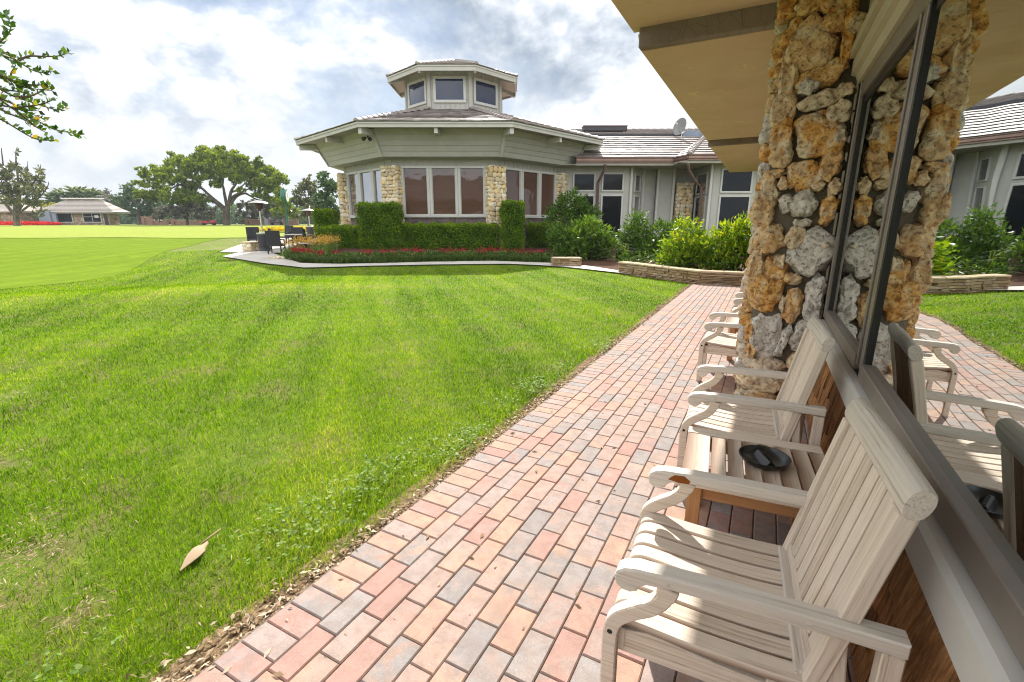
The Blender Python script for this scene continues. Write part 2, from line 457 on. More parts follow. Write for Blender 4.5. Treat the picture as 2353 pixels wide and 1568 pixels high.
M['shingle_old'] = shingle_mat('old_cedar_shingle', (0.05, 0.036, 0.032), (0.12, 0.085, 0.078), (0.22, 0.17, 0.16))
M['siding'] = plain('taupe_siding', (0.365, 0.35, 0.31), 0.6, 0.3, var=0.06, sc=2.0)
M['siding_dark'] = plain('taupe_board', (0.30, 0.28, 0.235), 0.65, 0.3, var=0.08, sc=2.0)
M['trim'] = plain('pale_taupe_trim', (0.45, 0.435, 0.40), 0.5, 0.35, var=0.06, sc=3.0)
M['fascia'] = plain('cream_fascia', (0.39, 0.375, 0.325), 0.5, 0.3, var=0.07, sc=2.0)
M['alu'] = plain('bronze_frame', (0.22, 0.19, 0.17), 0.38, 0.5, 0.3, var=0.1)
M['alu_light'] = plain('frame_taupe', (0.33, 0.29, 0.255), 0.4, 0.4, 0.25, var=0.06)
M['sillpaint'] = plain('grey_sill_paint', (0.55, 0.53, 0.50), 0.35, 0.45, var=0.05)
M['black'] = plain('black_gasket', (0.010, 0.010, 0.011), 0.4, 0.4, var=0.2)
M['trim_in'] = plain('taupe_header_trim', (0.42, 0.36, 0.27), 0.5, 0.3, var=0.05)
M['copper'] = plain('brown_metal_gutter', (0.21, 0.125, 0.095), 0.35, 0.5, 0.4, var=0.2, sc=2.0)
M['pipe'] = plain('mauve_brown_pipe', (0.155, 0.095, 0.085), 0.4, 0.5, 0.2, var=0.15)
M['wicker'] = plain('charcoal_wicker', (0.022, 0.021, 0.024), 0.6, 0.35, var=0.3, sc=60, bump=0.5)
M['steel'] = plain('brushed_steel', (0.55, 0.53, 0.50), 0.35, 0.5, 0.75, var=0.1)
M['heaterhead'] = plain('brown_burner', (0.10, 0.055, 0.042), 0.5, 0.4, 0.3, var=0.2)
M['planter_black'] = plain('charcoal_base', (0.035, 0.035, 0.040), 0.5, 0.4, var=0.2)
M['greenpaint'] = plain('dark_green_paint', (0.006, 0.10, 0.075), 0.35, 0.5, var=0.15)
M['white'] = plain('white_paint', (0.74, 0.73, 0.70), 0.5, 0.4, var=0.05)
M['cushion'] = plain('pale_cushion', (0.62, 0.60, 0.56), 0.85, 0.2, var=0.06)
M['tabletop'] = plain('stone_tabletop', (0.48, 0.43, 0.39), 0.4, 0.4, var=0.15, sc=20)
M['ash'] = plain('black_plastic', (0.012, 0.012, 0.013), 0.28, 0.5, var=0.15, sc=20)
M['redpaint'] = plain('red_paint', (0.42, 0.02, 0.025), 0.3, 0.5, var=0.1)
M['carwhite'] = plain('white_car_paint', (0.75, 0.75, 0.76), 0.25, 0.5, var=0.03)
M['navy'] = plain('navy_paint', (0.02, 0.03, 0.06), 0.3, 0.5, var=0.1)
M['tyre'] = plain('tyre_rubber', (0.015, 0.015, 0.016), 0.8, 0.3)
M['carglass'] = plain('dark_car_glass', (0.02, 0.025, 0.03), 0.06, 0.6, var=0.0)
M['greyhouse'] = plain('grey_blue_house', (0.20, 0.23, 0.28), 0.7, 0.3, var=0.1)
M['duct'] = plain('dark_duct', (0.035, 0.032, 0.035), 0.5, 0.4, var=0.2)
M['dishgrey'] = plain('weathered_dish_grey', (.20, .20, .19), .6, .3, var=.2)
M['pane_far'] = plain('dim_far_glass', (.008, .009, .012), .3, .06)
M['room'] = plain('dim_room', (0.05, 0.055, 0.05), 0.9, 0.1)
M['curtain'] = plain('sage_curtain', (0.11, 0.17, 0.10), 0.9, 0.1, var=0.2, sc=3)
M['bark'] = (lambda t: t.done(t.bsdf(t.ramp(t.noise(t.mapping(t.co(), (1.5, 1.5, .5)), 2.5, 6, .65), [(.3, (.05, .04, .032)), (.6, (.15, .125, .10)), (.8, (.24, .21, .18))]), .9, .15, 0, t.bump(t.noise(t.mapping(t.co(), (4, 4, 1)), 3, 5), .6, .05))))(NT('tree_bark'))
M['twig'] = plain('twig_bark', (0.11, 0.075, 0.05), 0.85, 0.2, var=0.3, sc=20)
# leaves
M['grass'] = foliage('lawn_grass', [(0.0, (0.030, 0.080, 0.002)), (0.30, (0.115, 0.220, 0.003)), (0.62, (0.250, 0.375, 0.004)), (0.84, (0.40, 0.44, 0.05)), (0.93, (0.52, 0.48, 0.18)), (1.0, (0.58, 0.48, 0.26))], 0.52, 0.5, 0.10, (1.12, 1.28, 0.2))
M['hedge'] = foliage('hedge_leaf', [(0.0, (0.036, 0.090, 0.008)), (0.45, (0.118, 0.225, 0.012)), (0.8, (0.24, 0.36, 0.018)), (1.0, (0.42, 0.52, 0.03))], 0.40, 0.55, 0.12)
M['shrub'] = foliage('shrub_leaf', [(0.0, (0.026, 0.068, 0.010)), (0.5, (0.072, 0.150, 0.014)), (0.85, (0.155, 0.250, 0.020)), (1.0, (0.30, 0.37, 0.03))], 0.36, 0.42, 0.25)
M['bright'] = foliage('bright_shrub_leaf', [(0.0, (0.045, 0.12, 0.010)), (0.4, (0.14, 0.26, 0.014)), (0.75, (0.30, 0.40, 0.018)), (1.0, (0.50, 0.52, 0.035))], 0.42, 0.40, 0.3)
M['oakleaf'] = foliage('oak_leaf', [(0.0, (0.035, 0.080, 0.010)), (0.40, (0.115, 0.180, 0.014)), (0.75, (0.24, 0.30, 0.018)), (1.0, (0.40, 0.42, 0.03))], 0.45, 0.5, 0.3)
M['darkleaf'] = foliage('dark_tree_leaf', [(0.0, (0.030, 0.065, 0.028)), (0.6, (0.065, 0.120, 0.045)), (1.0, (0.13, 0.20, 0.065))], 0.3, 0.5, 0.3)
M['magnolia'] = foliage('magnolia_leaf', [(0.0, (0.035, 0.045, 0.034)), (0.45, (0.085, 0.10, 0.042)), (0.8, (0.18, 0.18, 0.055)), (1.0, (0.32, 0.22, 0.07))], 0.25, 0.35, 0.5)
M['greyleaf'] = foliage('dusty_blossom_leaf', [(0.0, (0.055, 0.062, 0.048)), (0.5, (0.13, 0.13, 0.105)), (1.0, (0.25, 0.24, 0.20))], 0.3, 0.6, 0.3, (1.1, 1.1, .9))
M['palm'] = foliage('palm_frond', [(0.0, (0.035, 0.085, 0.030)), (0.6, (0.075, 0.15, 0.05)), (1.0, (0.20, 0.26, 0.09))], 0.3, 0.4, 0.4)
M['yellowleaf'] = foliage('yellow_leaf', [(0.0, (0.16, 0.17, 0.02)), (1.0, (0.40, 0.36, 0.03))], 0.3)
M['myrtle'] = foliage('myrtle_leaf', [(0.0, (0.020, 0.060, 0.012)), (0.5, (0.048, 0.12, 0.012)), (0.9, (0.105, 0.195, 0.018)), (0.95, (0.22, 0.27, 0.02)), (1.0, (0.50, 0.32, 0.03))], 0.38, 0.35, 0.4)
M['liriope'] = foliage('border_grass', [(0.0, (0.030, 0.075, 0.014)), (0.6, (0.085, 0.160, 0.028)), (0.9, (0.17, 0.25, 0.05)), (1.0, (0.34, 0.34, 0.14))], 0.38, 0.5, 0.2)
M['redflower'] = foliage('crimson_petal', [(0.0, (0.26, 0.008, 0.025)), (0.6, (0.45, 0.012, 0.035)), (1.0, (0.60, 0.04, 0.10))], 0.3, 0.6, 0.2, (1.2, .8, .8))
M['scarlet'] = foliage('scarlet_petal', [(0.0, (0.45, 0.010, 0.010)), (1.0, (0.70, 0.03, 0.015))], 0.25, 0.6, 0.2, (1.2, .8, .8))
M['orangeflower'] = foliage('amber_petal', [(0.0, (0.48, 0.22, 0.05)), (0.6, (0.62, 0.38, 0.05)), (1.0, (0.70, 0.55, 0.16))], 0.3, 0.6, 0.2, (1.1, 1, .8))
M['yellowflower'] = foliage('yellow_petal', [(0.0, (0.55, 0.40, 0.02)), (1.0, (0.80, 0.66, 0.03))], 0.25, 0.6, 0.2, (1.1, 1, .8))
M['clover'] = foliage('weed_leaf', [(0.0, (0.10, 0.19, 0.03)), (0.6, (0.20, 0.31, 0.06)), (1.0, (0.34, 0.43, 0.15))], 0.4, 0.55, 0.2)
M['chip'] = foliage('wood_chip', [(0.0, (0.14, 0.085, 0.045)), (0.5, (0.33, 0.24, 0.15)), (1.0, (0.60, 0.50, 0.37))], 0.05, 0.9, 0.1, (1, 1, 1))
M['deadleaf'] = foliage('dry_leaf_skin', [(0.0, (0.40, 0.27, 0.16)), (1.0, (0.62, 0.48, 0.34))], 0.2, 0.7, 0.2, (1, .9, .7))
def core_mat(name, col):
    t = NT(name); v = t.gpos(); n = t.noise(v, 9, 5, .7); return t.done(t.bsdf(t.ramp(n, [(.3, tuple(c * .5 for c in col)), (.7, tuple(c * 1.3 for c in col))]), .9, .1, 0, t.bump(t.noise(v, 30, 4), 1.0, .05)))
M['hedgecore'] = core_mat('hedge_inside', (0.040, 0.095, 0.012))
# ================================================================== SETTING
# ---- lawn sheet
t = NT('lawn_turf'); p = t.gpos()
n1 = t.noise(p, 0.35, 4, .6); n2 = t.noise(p, 5.0, 6, .7); n3 = t.noise(p, 60, 4, .7)
c = t.ramp(n2, [(.28, (.055, .080, .010)), (.5, (.115, .165, .010)), (.72, (.19, .24, .018))])
c = t.mix(t.ramp(n1, [(.40, 0.0), (.65, .45)]), c, (.18, .27, .03))
c = t.mix(t.ramp(n3, [(.35, .45), (.6, 0.0)]), c, (.045, .065, .010)); nb = t.noise(p, 1.5, 5, .65); c = t.mix(t.ramp(nb, [(.50, 0.0), (.66, .8)]), c, (.20, .145, .075))
M['lawn'] = t.done(t.bsdf(c, .85, .15, 0, t.bump(n3, .8, .02)))
xs = np.unique(np.round(np.concatenate([-np.geomspace(40, 3000, 34)[::-1], np.arange(-40, -1.9, .4), [-1.9, -1.75, -1.70], np.arange(-1.2, 24, .8), np.geomspace(24, 3000, 30)]), 3))
ys = np.unique(np.round(np.concatenate([-np.geomspace(6, 3000, 24)[::-1], np.arange(-6, 40, .4), np.geomspace(40, 3000, 50)]), 3))
X, Y = np.meshgrid(xs, ys, indexing='ij')
Z = hz(X, Y) - 0.035
Z = np.where((X > -1.72) & (Y < 14.4), Z - 0.08, Z)
nx, ny = X.shape; I = np.arange(nx * ny).reshape(nx, ny)
F = np.stack([I[:-1, :-1], I[1:, :-1], I[1:, 1:], I[:-1, 1:]], -1).reshape(-1, 4)
LAWN = tag(raw_mesh('lawn', np.stack([X, Y, Z], -1), F, M['lawn'], smooth=True), 'rough green lawn that slopes away from the brick path', 'lawn', kind='structure')

def drape_strip(name, near, far, steps, lift, mat, label, cat):
    """sheet between two rows of ground points, laid on the terrain"""
    V = []
    for a, b in zip(near, far):
        for k in range(steps + 1):
            q = Vector(a).lerp(Vector(b), k / steps); V.append((q.x, q.y, hzf(q.x, q.y) + lift))
    m, k = len(near), steps + 1
    I = np.arange(m * k).reshape(m, k)
    F = np.stack([I[:-1, :-1], I[1:, :-1], I[1:, 1:], I[:-1, 1:]], -1).reshape(-1, 4)
    o = raw_mesh(name, V, F, mat, smooth=True); fixn(o)
    return tag(o, label, cat, kind='structure')
def resample(pts, n):
    pts = [Vector(p) for p in pts]; L = [0]
    for a, b in zip(pts, pts[1:]): L.append(L[-1] + (b - a).length)
    out = []
    for i in range(n):
        s = L[-1] * i / (n - 1); j = max(k for k in range(len(L)) if L[k] <= s + 1e-9); j = min(j, len(pts) - 2)
        out.append(pts[j].lerp(pts[j + 1], (s - L[j]) / max(1e-9, L[j + 1] - L[j])))
    return out
# ---- mown fairway and putting green on the left
def turf(name, lo, hi, sc):
    t = NT(name); p = t.gpos(); n1 = t.noise(t.mapping(p, (1, 1, 1), rot=(0, 0, .6)), sc, 3, .5); n2 = t.noise(p, 26, 4, .7)
    c = t.mix(n1, lo, hi); c = t.mix(t.ramp(n2, [(.3, .28), (.6, 0.0)]), c, tuple(q * .6 for q in lo))
    st = t.node('ShaderNodeTexWave', wave_type='BANDS', bands_direction='X'); st.inputs['Scale'].default_value = .22; st.inputs['Distortion'].default_value = 1.2; t.link(t.mapping(p, (1, 1, 1), rot=(0, 0, -.35)), st.inputs['Vector'])
    c = t.mix(t.math('MULTIPLY', st.outputs['Fac'], .34), c, tuple(q * .72 for q in lo)); n4 = t.noise(p, 2.2, 6, .7); c = t.mix(t.ramp(n4, [(.38, .6), (.62, 0.0)]), c, tuple(q * .75 for q in lo))
    return t.done(t.bsdf(c, .9, .03, 0, t.bump(n2, .4, .01)))
M['fair'] = turf('mown_fairway', (.115, .185, .010), (.19, .262, .016), .45)
M['green'] = turf('putting_green_turf', (.25, .305, .05), (.30, .34, .08), .15)
gedge = [(-520, 760), (-250, 706), (0, 663), (95, 654), (190, 645), (262, 633), (310, 614), (348, 592), (372, 580), (410, 570), (470, 555), (530, 545), (590, 538), (660, 535)]
gnear = resample([ground(u, v) for u, v in gedge], 60)
def ahead(p, D):
    a, d = toP(p.x, p.y); return PW(a * D / d, D)
gmid = [ahead(p, 33 + 0 * i) if toP(p.x, p.y)[1] < 33 else Vector(p) + (Vector(p).normalized() * .05) for i, p in enumerate(gnear)]
drape_strip('fairway', gnear, gmid, 24, -0.022, M['fair'], 'smooth bright green mown slope left of the rough lawn', 'fairway')
gm2 = [ahead(p, 33.0) for p in gnear]
drape_strip('putting_green', gm2, [ahead(p, 88) for p in gnear], 24, 0.006, M['green'], 'pale flat putting green in front of the far building', 'putting green')
# ---- concrete walkway and patio
t = NT('pale_concrete'); p = t.gpos(); n = t.noise(p, 1.2, 5, .6); n2 = t.noise(p, 40, 4, .7)
M['concrete'] = t.done(t.bsdf(t.mix(t.ramp(n2, [(.35, .25), (.6, 0.0)]), t.ramp(n, [(.3, (.42, .38, .33)), (.7, (.55, .51, .45))]), (.30, .27, .24)), .85, .2))
wk_near = [(512, 590), (600, 605), (700, 616.5), (780, 614), (850, 612), (1000, 609), (1170, 607.5), (1300, 614.5), (1424, 628.5), (1445, 631)]
wk_far = [(600, 572), (640, 588), (690, 606), (780, 607.5), (870, 606), (980, 603), (1130, 600.5), (1262, 605), (1400, 615), (1445, 617)]
WKN = [ground(u, v) for u, v in wk_near]; WKF = [ground(u, v) for u, v in wk_far]
drape_strip('walkway', resample(WKN, 50), resample(WKF, 50), 3, 0.02, M['concrete'], 'pale concrete walkway curving around the flower bed', 'walkway')
pat_n = [aP(u, 575, 21.8)[:1][0] for u in (585, 640, 700, 760)]
pn = [PW(a, 21.6) for a in np.linspace(-13.2, -8.6, 12)]; pf = [PW(a * 1.30 - .3, 33) for a in np.linspace(-13.2, -7.2, 12)]
drape_strip('patio', pn, pf, 16, 0.012, M['concrete'], 'concrete patio under the dark wicker chairs', 'patio')
# ---- planting bed of bark mulch in front of the buildings
t = NT('bark_mulch'); p = t.gpos(); n = t.noise(p, 22, 6, .75)
M['mulch'] = t.done(t.bsdf(t.ramp(n, [(.3, (.035, .018, .012)), (.5, (.11, .055, .035)), (.72, (.22, .125, .08))]), .95, .1, 0, t.bump(n, 1.0, .06)))
bf = resample(WKF[2:], 40); bb = [PW(toP(q.x, q.y)[0] * 1.25 + .5, 27.2 + .02 * i) for i, q in enumerate(bf)]
drape_strip('garden_bed', bf, bb, 14, 0.008, M['mulch'], 'brown mulch bed along the pavilion wall', 'garden bed')
bed2 = [(-4.3, 16.0), (-1.6, 14.15), (.9, 13.75)]
b2n = resample([Vector((x, y, 0)) for x, y in bed2], 16); b2f = resample([PW(3.75, 16.6), PW(8, 22), PW(15, 26)], 16)
o = drape_strip('mulch_bed', b2n, b2f, 12, 0.12, M['mulch'], 'brown mulch bed behind the low stone planter wall', 'garden bed')
b3n = resample([PW(1.75, 19.2), PW(3.7, 16.4)], 10); b3f = resample([PW(2.5, 26.9), PW(9, 26.9)], 10)
drape_strip('shrub_bed', b3n, b3f, 12, 0.03, M['mulch'], 'brown mulch bed under the shrubs by the lodge wall', 'garden bed')

# ---- brick path: every paver is a bevelled block, the whole path one object
PX0, PW_, ST = -1.665, 0.205, 0.1122
RP = random.Random(11)
PV, PF, PR, PG = [], [], [], []
def paver(x0, x1, y0, y1):
    g, b = .0020, .0045
    x0 += g; x1 -= g; y0 += g; y1 -= g
    dz = RP.uniform(-.0018, .0018); zz = [RP.uniform(-.0007, .0007) for _ in range(4)]
    i = len(PV)
    for (x, y) in ((x0, y0), (x1, y0), (x1, y1), (x0, y1)): PV.append((x, y, -.03))
    for (x, y) in ((x0, y0), (x1, y0), (x1, y1), (x0, y1)): PV.append((x, y, dz - .006))
    for k, (x, y) in enumerate(((x0 + b, y0 + b), (x1 - b, y0 + b), (x1 - b, y1 - b), (x0 + b, y1 - b))): PV.append((x, y, dz + zz[k]))
    for k in range(4):
        j = (k + 1) % 4
        PF.append((i + k, i + j, i + 4 + j, i + 4 + k)); PF.append((i + 4 + k, i + 4 + j, i + 8 + j, i + 8 + k))
    PF.append((i + 8, i + 9, i + 10, i + 11))
    r = RP.random(); r2 = RP.random(); PR.extend([r] * 12); PG.extend([(r2, RP.random(), RP.random())] * 4 + [(r2, .5, .5)] * 8)
y = -1.9 + .84 - 0.1122 * 12
PY0 = .84 - ST * 26
nb = int((13.95 - PY0) / ST)
for k in range(nb): paver(PX0, PX0 + PW_, PY0 + k * ST, PY0 + (k + 1) * ST)
col_w = ST * 1.0; x = PX0 + PW_; ci = 0
while x < 0.49:
    off = (ci % 2) * ST + (0.03 * ((ci * 7) % 5 - 2) / 2)
    L = 2 * ST; yy = PY0 - L + off
    while yy < 13.95: paver(x, x + col_w, yy, min(yy + L, 13.97)); yy += L
    x += col_w; ci += 1
t = NT('brick_paver'); r = t.attr('rnd').outputs['Fac']; g = t.attr('gc').outputs['Vector']; p = t.co()
sx = t.node('ShaderNodeSeparateXYZ'); t.link(g, sx.inputs[0])
PAL = [(0.0, (.26, .25, .25)), (.24, (.34, .31, .30)), (.25, (.42, .225, .185)), (.38, (.46, .25, .21)), (.39, (.485, .285, .195)), (.56, (.505, .32, .23)), (.57, (.41, .295, .25)), (.78, (.44, .30, .255)), (.79, (.37, .30, .275)), (1.0, (.41, .315, .28))]
ca = t.ramp(r, PAL); cb = t.ramp(sx.outputs[0], PAL)
fl = t.noise(p, 9.0, 3, .6)
c = t.mix(t.ramp(fl, [(.48, 0.0), (.62, .75)]), ca, cb); c = t.mix(.12, c, (.37, .305, .265)); c = t.mix(t.ramp(t.noise(p, 14, 5, .75), [(.42, .42), (.58, 0.0)]), c, (.20, .15, .125))
sp = t.noise(p, 220, 3, .7); c = t.mix(t.ramp(sp, [(.36, .35), (.5, 0.0)]), c, (.22, .16, .14))
c = t.mix(t.ramp(sp, [(.60, 0.0), (.72, .5)]), c, (.78, .68, .60))
dirt = t.noise(p, 2.2, 7, .75); c = t.mix(t.ramp(dirt, [(.47, 0.0), (.68, .5)]), c, (.30, .235, .195)); d2 = t.noise(p, 28, 4, .7); c = t.mix(t.ramp(d2, [(.55, 0.0), (.75, .4)]), c, (.25, .19, .16))
blot = t.voro(p, 9.0); c = t.mix(t.ramp(blot, [(.035, .75), (.05, 0.0)]), c, (.10, .07, .06))
M['paver'] = t.done(t.bsdf(c, .85, .2, 0, t.bump(t.noise(p, 300, 3), .25, .002)))
tag(raw_mesh('brick_path', PV, PF, M['paver'], rnd=PR, gc=PG), 'pink, orange and grey brick path along the building', 'path', kind='structure')
t = NT('joint_sand'); p = t.co(); n = t.noise(p, 80, 4, .7)
M['sand'] = t.done(t.bsdf(t.ramp(n, [(.3, (.12, .095, .075)), (.7, (.28, .225, .175))]), .95, .1))
mb = MB(); mb.quad((PX0 - .012, -3.0, -.010), (.5, -3.0, -.010), (.5, 13.97, -.010), (PX0 - .012, 13.97, -.010))
tag(mb.build('path_bedding', M['sand']), 'sandy joint bed between the path bricks', 'sand', kind='structure')

# ---- grass blades on the near lawn
rs = np.random.default_rng(5)
def interp_line(pts):
    q = sorted((toP(p.x, p.y) for p in pts)); return np.array([a for a, d in q]), np.array([d for a, d in q])
wa, wd = interp_line(WKN); ga, gd = interp_line([p for p in gnear])
pl_a, pl_d = interp_line([Vector((-4.35, 15.75, 0)), Vector((-1.5, 13.8, 0)), Vector((-.3, 13.4, 0))])
gp = [toP(p.x, p.y) for p in gnear]; gp.sort(key=lambda q: math.atan2(q[0], q[1]))
g_ang = np.array([math.atan2(a, d) for a, d in gp]); g_r = np.array([math.hypot(a, d) for a, d in gp])
def lawn_mask(x, y):
    a, d = toP(x, y)
    ok = (x < PX0 - .02)
    # patchy edge beside the bricks
    ok &= (x < PX0 - .03 - .10 * np.abs(np.sin(y * 2.1) * np.sin(y * .77 + 1)) - .02 * rs.random(len(x)))
    ok &= (d < np.interp(a, wa, wd, left=60, right=60)) & (d < np.interp(a, pl_a, pl_d, left=60, right=13) - .02)
    ang = np.arctan2(a, d); rr = np.hypot(a, d)
    gr = np.interp(ang, g_ang, g_r, left=g_r[0], right=1e3)
    return ok & (rr < gr)
bare = [((-5, 1300), .26), ((60, 1262), .16), ((110, 1183), .14), ((-10, 1060), .20), ((15, 905), .30), ((120, 1240), .10), ((215, 1365), .09), ((400, 1560), .12), ((150, 1420), .07), ((40, 840), .3)]
bare = [(ground(*q), r) for q, r in bare]
M['soil'] = core_mat('bare_soil', (.27, .185, .105))
pos = []
def scatter(n, r0, r1, pw, a0=-1.02, a1=.62):
    u_ = rs.random(n); r = (r0 ** pw + u_ * (r1 ** pw - r0 ** pw)) ** (1 / pw)
    th = a0 + (a1 - a0) * rs.random(n)
    a = r * np.sin(th); d = r * np.cos(th)
    return a * CY_ - d * SY_, a * SY_ + d * CY_, r
gx, gy, gr_ = scatter(820000, .85, 27, .42)
mk = lawn_mask(gx, gy)
for pt, r in bare:
    dd = np.hypot((gx - pt.x), (gy - pt.y)) * (1 + .35 * np.sin(gx * 17 + 1) * np.sin(gy * 21))
    mk &= rs.random(len(gx)) > .80 * sst(r * 1.0, r * .25, dd)
thin = sst(.42, .72, .5 + .5 * np.sin(gx * 2.3 + 1.3 * np.sin(gy * 1.7)) * np.sin(gy * 2.9 + 1.1 * np.sin(gx * 2.1))) * sst(6.0, 2.6, gr_) * sst(-1.6, -3.2, gx)
mk &= rs.random(len(gx)) > .62 * thin
gx, gy, gr_ = gx[mk], gy[mk], gr_[mk]
B = np.stack([gx, gy, hz(gx, gy) - .04], 1)
def smooth_noise(x, y, s, seed=0):
    return .5 + .25 * (np.sin(x * s + seed) * np.cos(y * s * 1.13 + 2 * seed) + np.sin((x + y) * s * .61 + 1.7 + seed)) + .25 * np.sin(x * s * 2.3 + y * s * 1.9 + seed) * .5
ga_, gd_ = toP(gx, gy); band = np.exp(-((gd_ - (11.2 + 0.42 * (ga_ + 6.0))) / 1.0) ** 2) * sst(0, -5, ga_); dark_ = np.exp(-((gd_ - (8.9 + 0.42 * (ga_ + 6.0))) / 1.3) ** 2) * sst(0, -4, ga_)
thatch = sst(.56, .80, smooth_noise(gx, gy, 1.3, 5)) * sst(5.5, 2.0, gr_)
r_ = np.clip(.22 * band - .12 * dark_ + .22 * thatch + .035 * np.sin((gx * .8 + gy * .35) * 3.2) * sst(3, 6, gr_) - .10 + .26 * smooth_noise(gx, gy, 1.9) + .22 * smooth_noise(gx, gy, 9.0, 3) + .02 + .66 * rs.random(len(gx)) - .09 + .22 * (rs.random(len(gx)) < .06) + np.where(rs.random(len(gx)) < .30 * sst(4.5, 1.5, gr_), .22, 0), 0, 1)
h_ = (.040 + .014 * smooth_noise(gx, gy, 5, 1)) * (1 + .3 * sst(2, .8, gr_))
w_ = .0036 * np.maximum(1, gr_ / 2.4) ** .85
tag(blades('grass', rs, B, h_, w_, 1.05, M['grass'], rnd=r_), 'short backlit grass blades of the lawn beside the path', 'grass', kind='stuff')
Cb, Tb = [], []
for pt, r in bare:                     # worn spots: dry thatch lying between thin grass
    k = int(1100 * r); q = rs.normal(size=(k, 2)) * r * np.array([.75, .45]); x, y = pt.x + q[:, 0], pt.y + q[:, 1]; Cb.append(np.stack([x, y, hz(x, y) - .03 + .035 * rs.random(k)], 1))
k = 1500; x, y, rr0 = scatter(k, .9, 9, 1.0); ok = x < PX0 - .05; x, y = x[ok], y[ok]; Cb.append(np.stack([x, y, hz(x, y) + .012 * rs.random(len(x))], 1))
Cb = np.concatenate(Cb); Tb = rs.normal(size=Cb.shape); Tb[:, 2] *= .25
tag(leaves('dry_thatch', rs, Cb, Tb, .026, M['chip'], wid=.14, jit=.7, rnd=.15 + .6 * rs.random(len(Cb)), flat=np.array([0, 0, 1.0])), 'dry brown thatch lying in worn spots of the near lawn', 'thatch', kind='stuff')
# ---- wood chips and litter along the path edge, weeds, clover
n = 4000
cy = -0.2 + 14 * rs.random(n) ** 1.6; cx = PX0 - .005 - np.abs(rs.normal(size=n)) * .055 * (1 + .5 * np.sin(cy * 2.1))
C = np.stack([cx, cy, np.full(n, -.022) + .018 * rs.random(n)], 1)
k_ = 130; C = np.concatenate([C, np.stack([PX0 + .02 + 1.2 * rs.random(k_) ** 2.2, .2 + 9 * rs.random(k_) ** 1.5, np.full(k_, .004)], 1)]); n += k_; T = rs.normal(size=(n, 3)); T[:, 2] *= .12
tag(leaves('wood_chips', rs, C, T, .032, M['chip'], wid=.38, jit=.6, flat=np.array([0, 0, 1.0])), 'pale bark chips strewn along the edge of the brick path', 'wood chips', kind='stuff')
mb = MB(); mb.quad((PX0 - .17, -3, -.031), (PX0 - .011, -3, -.022), (PX0 - .011, 13.9, -.022), (PX0 - .17, 13.9, -.031))
tag(mb.build('path_verge', M['soil']), 'strip of bare earth beside the brick path', 'soil', kind='structure')
wc = [((1240, 890), .17, 260), ((1375, 800), .20, 200), ((1075, 1010), .13, 160), ((1030, 1050), .11, 90), ((905, 1070), .16, 110), ((760, 1170), .18, 120), ((690, 1235), .16, 120), ((620, 1195), .14, 70), ((860, 1105), .10, 60), ((1290, 850), .12, 70), ((1150, 935), .12, 70), ((150, 1555), .10, 50), ((1480, 705), .2, 60)]
Cs, Ts = [], []
for q, r, k in wc:
    k = k // 2
    g0 = ground(*q); pp = rs.normal(size=(k, 2)) * r * np.array([.7, 1.0])
    x = g0.x + pp[:, 0]; y = g0.y + pp[:, 1]; x = np.minimum(x, PX0 - .02)
    for j in range(3):
        an = rs.random(k) * 6.28
        Cs.append(np.stack([x, y, hz(x, y) + .035 + .03 * rs.random(k)], 1)); Ts.append(np.stack([np.cos(an), np.sin(an), .25 * rs.random(k)], 1))
tag(leaves('clover', rs, np.concatenate(Cs), np.concatenate(Ts), .020, M['clover'], wid=.95, flat=np.array([0, 0, 1.0])), 'patches of pale leafy weeds in the lawn by the path', 'weeds', kind='stuff')

# ---- one large curled dry leaf on the lawn
g0 = ground(432, 1292); g1 = ground(505, 1222)
mb = MB(); ax = (g1 - g0).normalized(); sd = Vector((-ax.y, ax.x, 0)); L = (g1 - g0).length
def leafpt(s, w, lift): return g0 + ax * (L * s) + sd * w + Vector((0, 0, -.004 + lift * .7))
st = [(-.22, .003, .0), (-.12, .010, .01), (.02, .022, .028), (.18, .032, .04), (.34, .034, .05), (.46, .012, .03), (.60, .005, .025)]
vs, fs = [], []
for s, w, l in st: vs += [leafpt(s, w, l * .5), leafpt(s, .2 * w, l), leafpt(s, -.9 * w, l * .25)]
for i in range(len(st) - 1):
    for j in range(2): fs.append((i * 3 + j, i * 3 + 3 + j, i * 3 + 4 + j, i * 3 + 1 + j))
vs2 = [Vector(q) - Vector((0, 0, .003)) for q in vs]; k = len(vs)
mb.add(vs + vs2, fs + [tuple(i + k for i in f[::-1]) for f in fs], .4)
mb.tube([leafpt(.5, .01, .03), leafpt(.75, .004, .03), leafpt(1.0, -.008, .03)], [.006, .004, .003], 6, .1)
tag(mb.build('dry_leaf', M['deadleaf'], smooth=True), 'large curled tan dry leaf lying on the lawn', 'leaf')
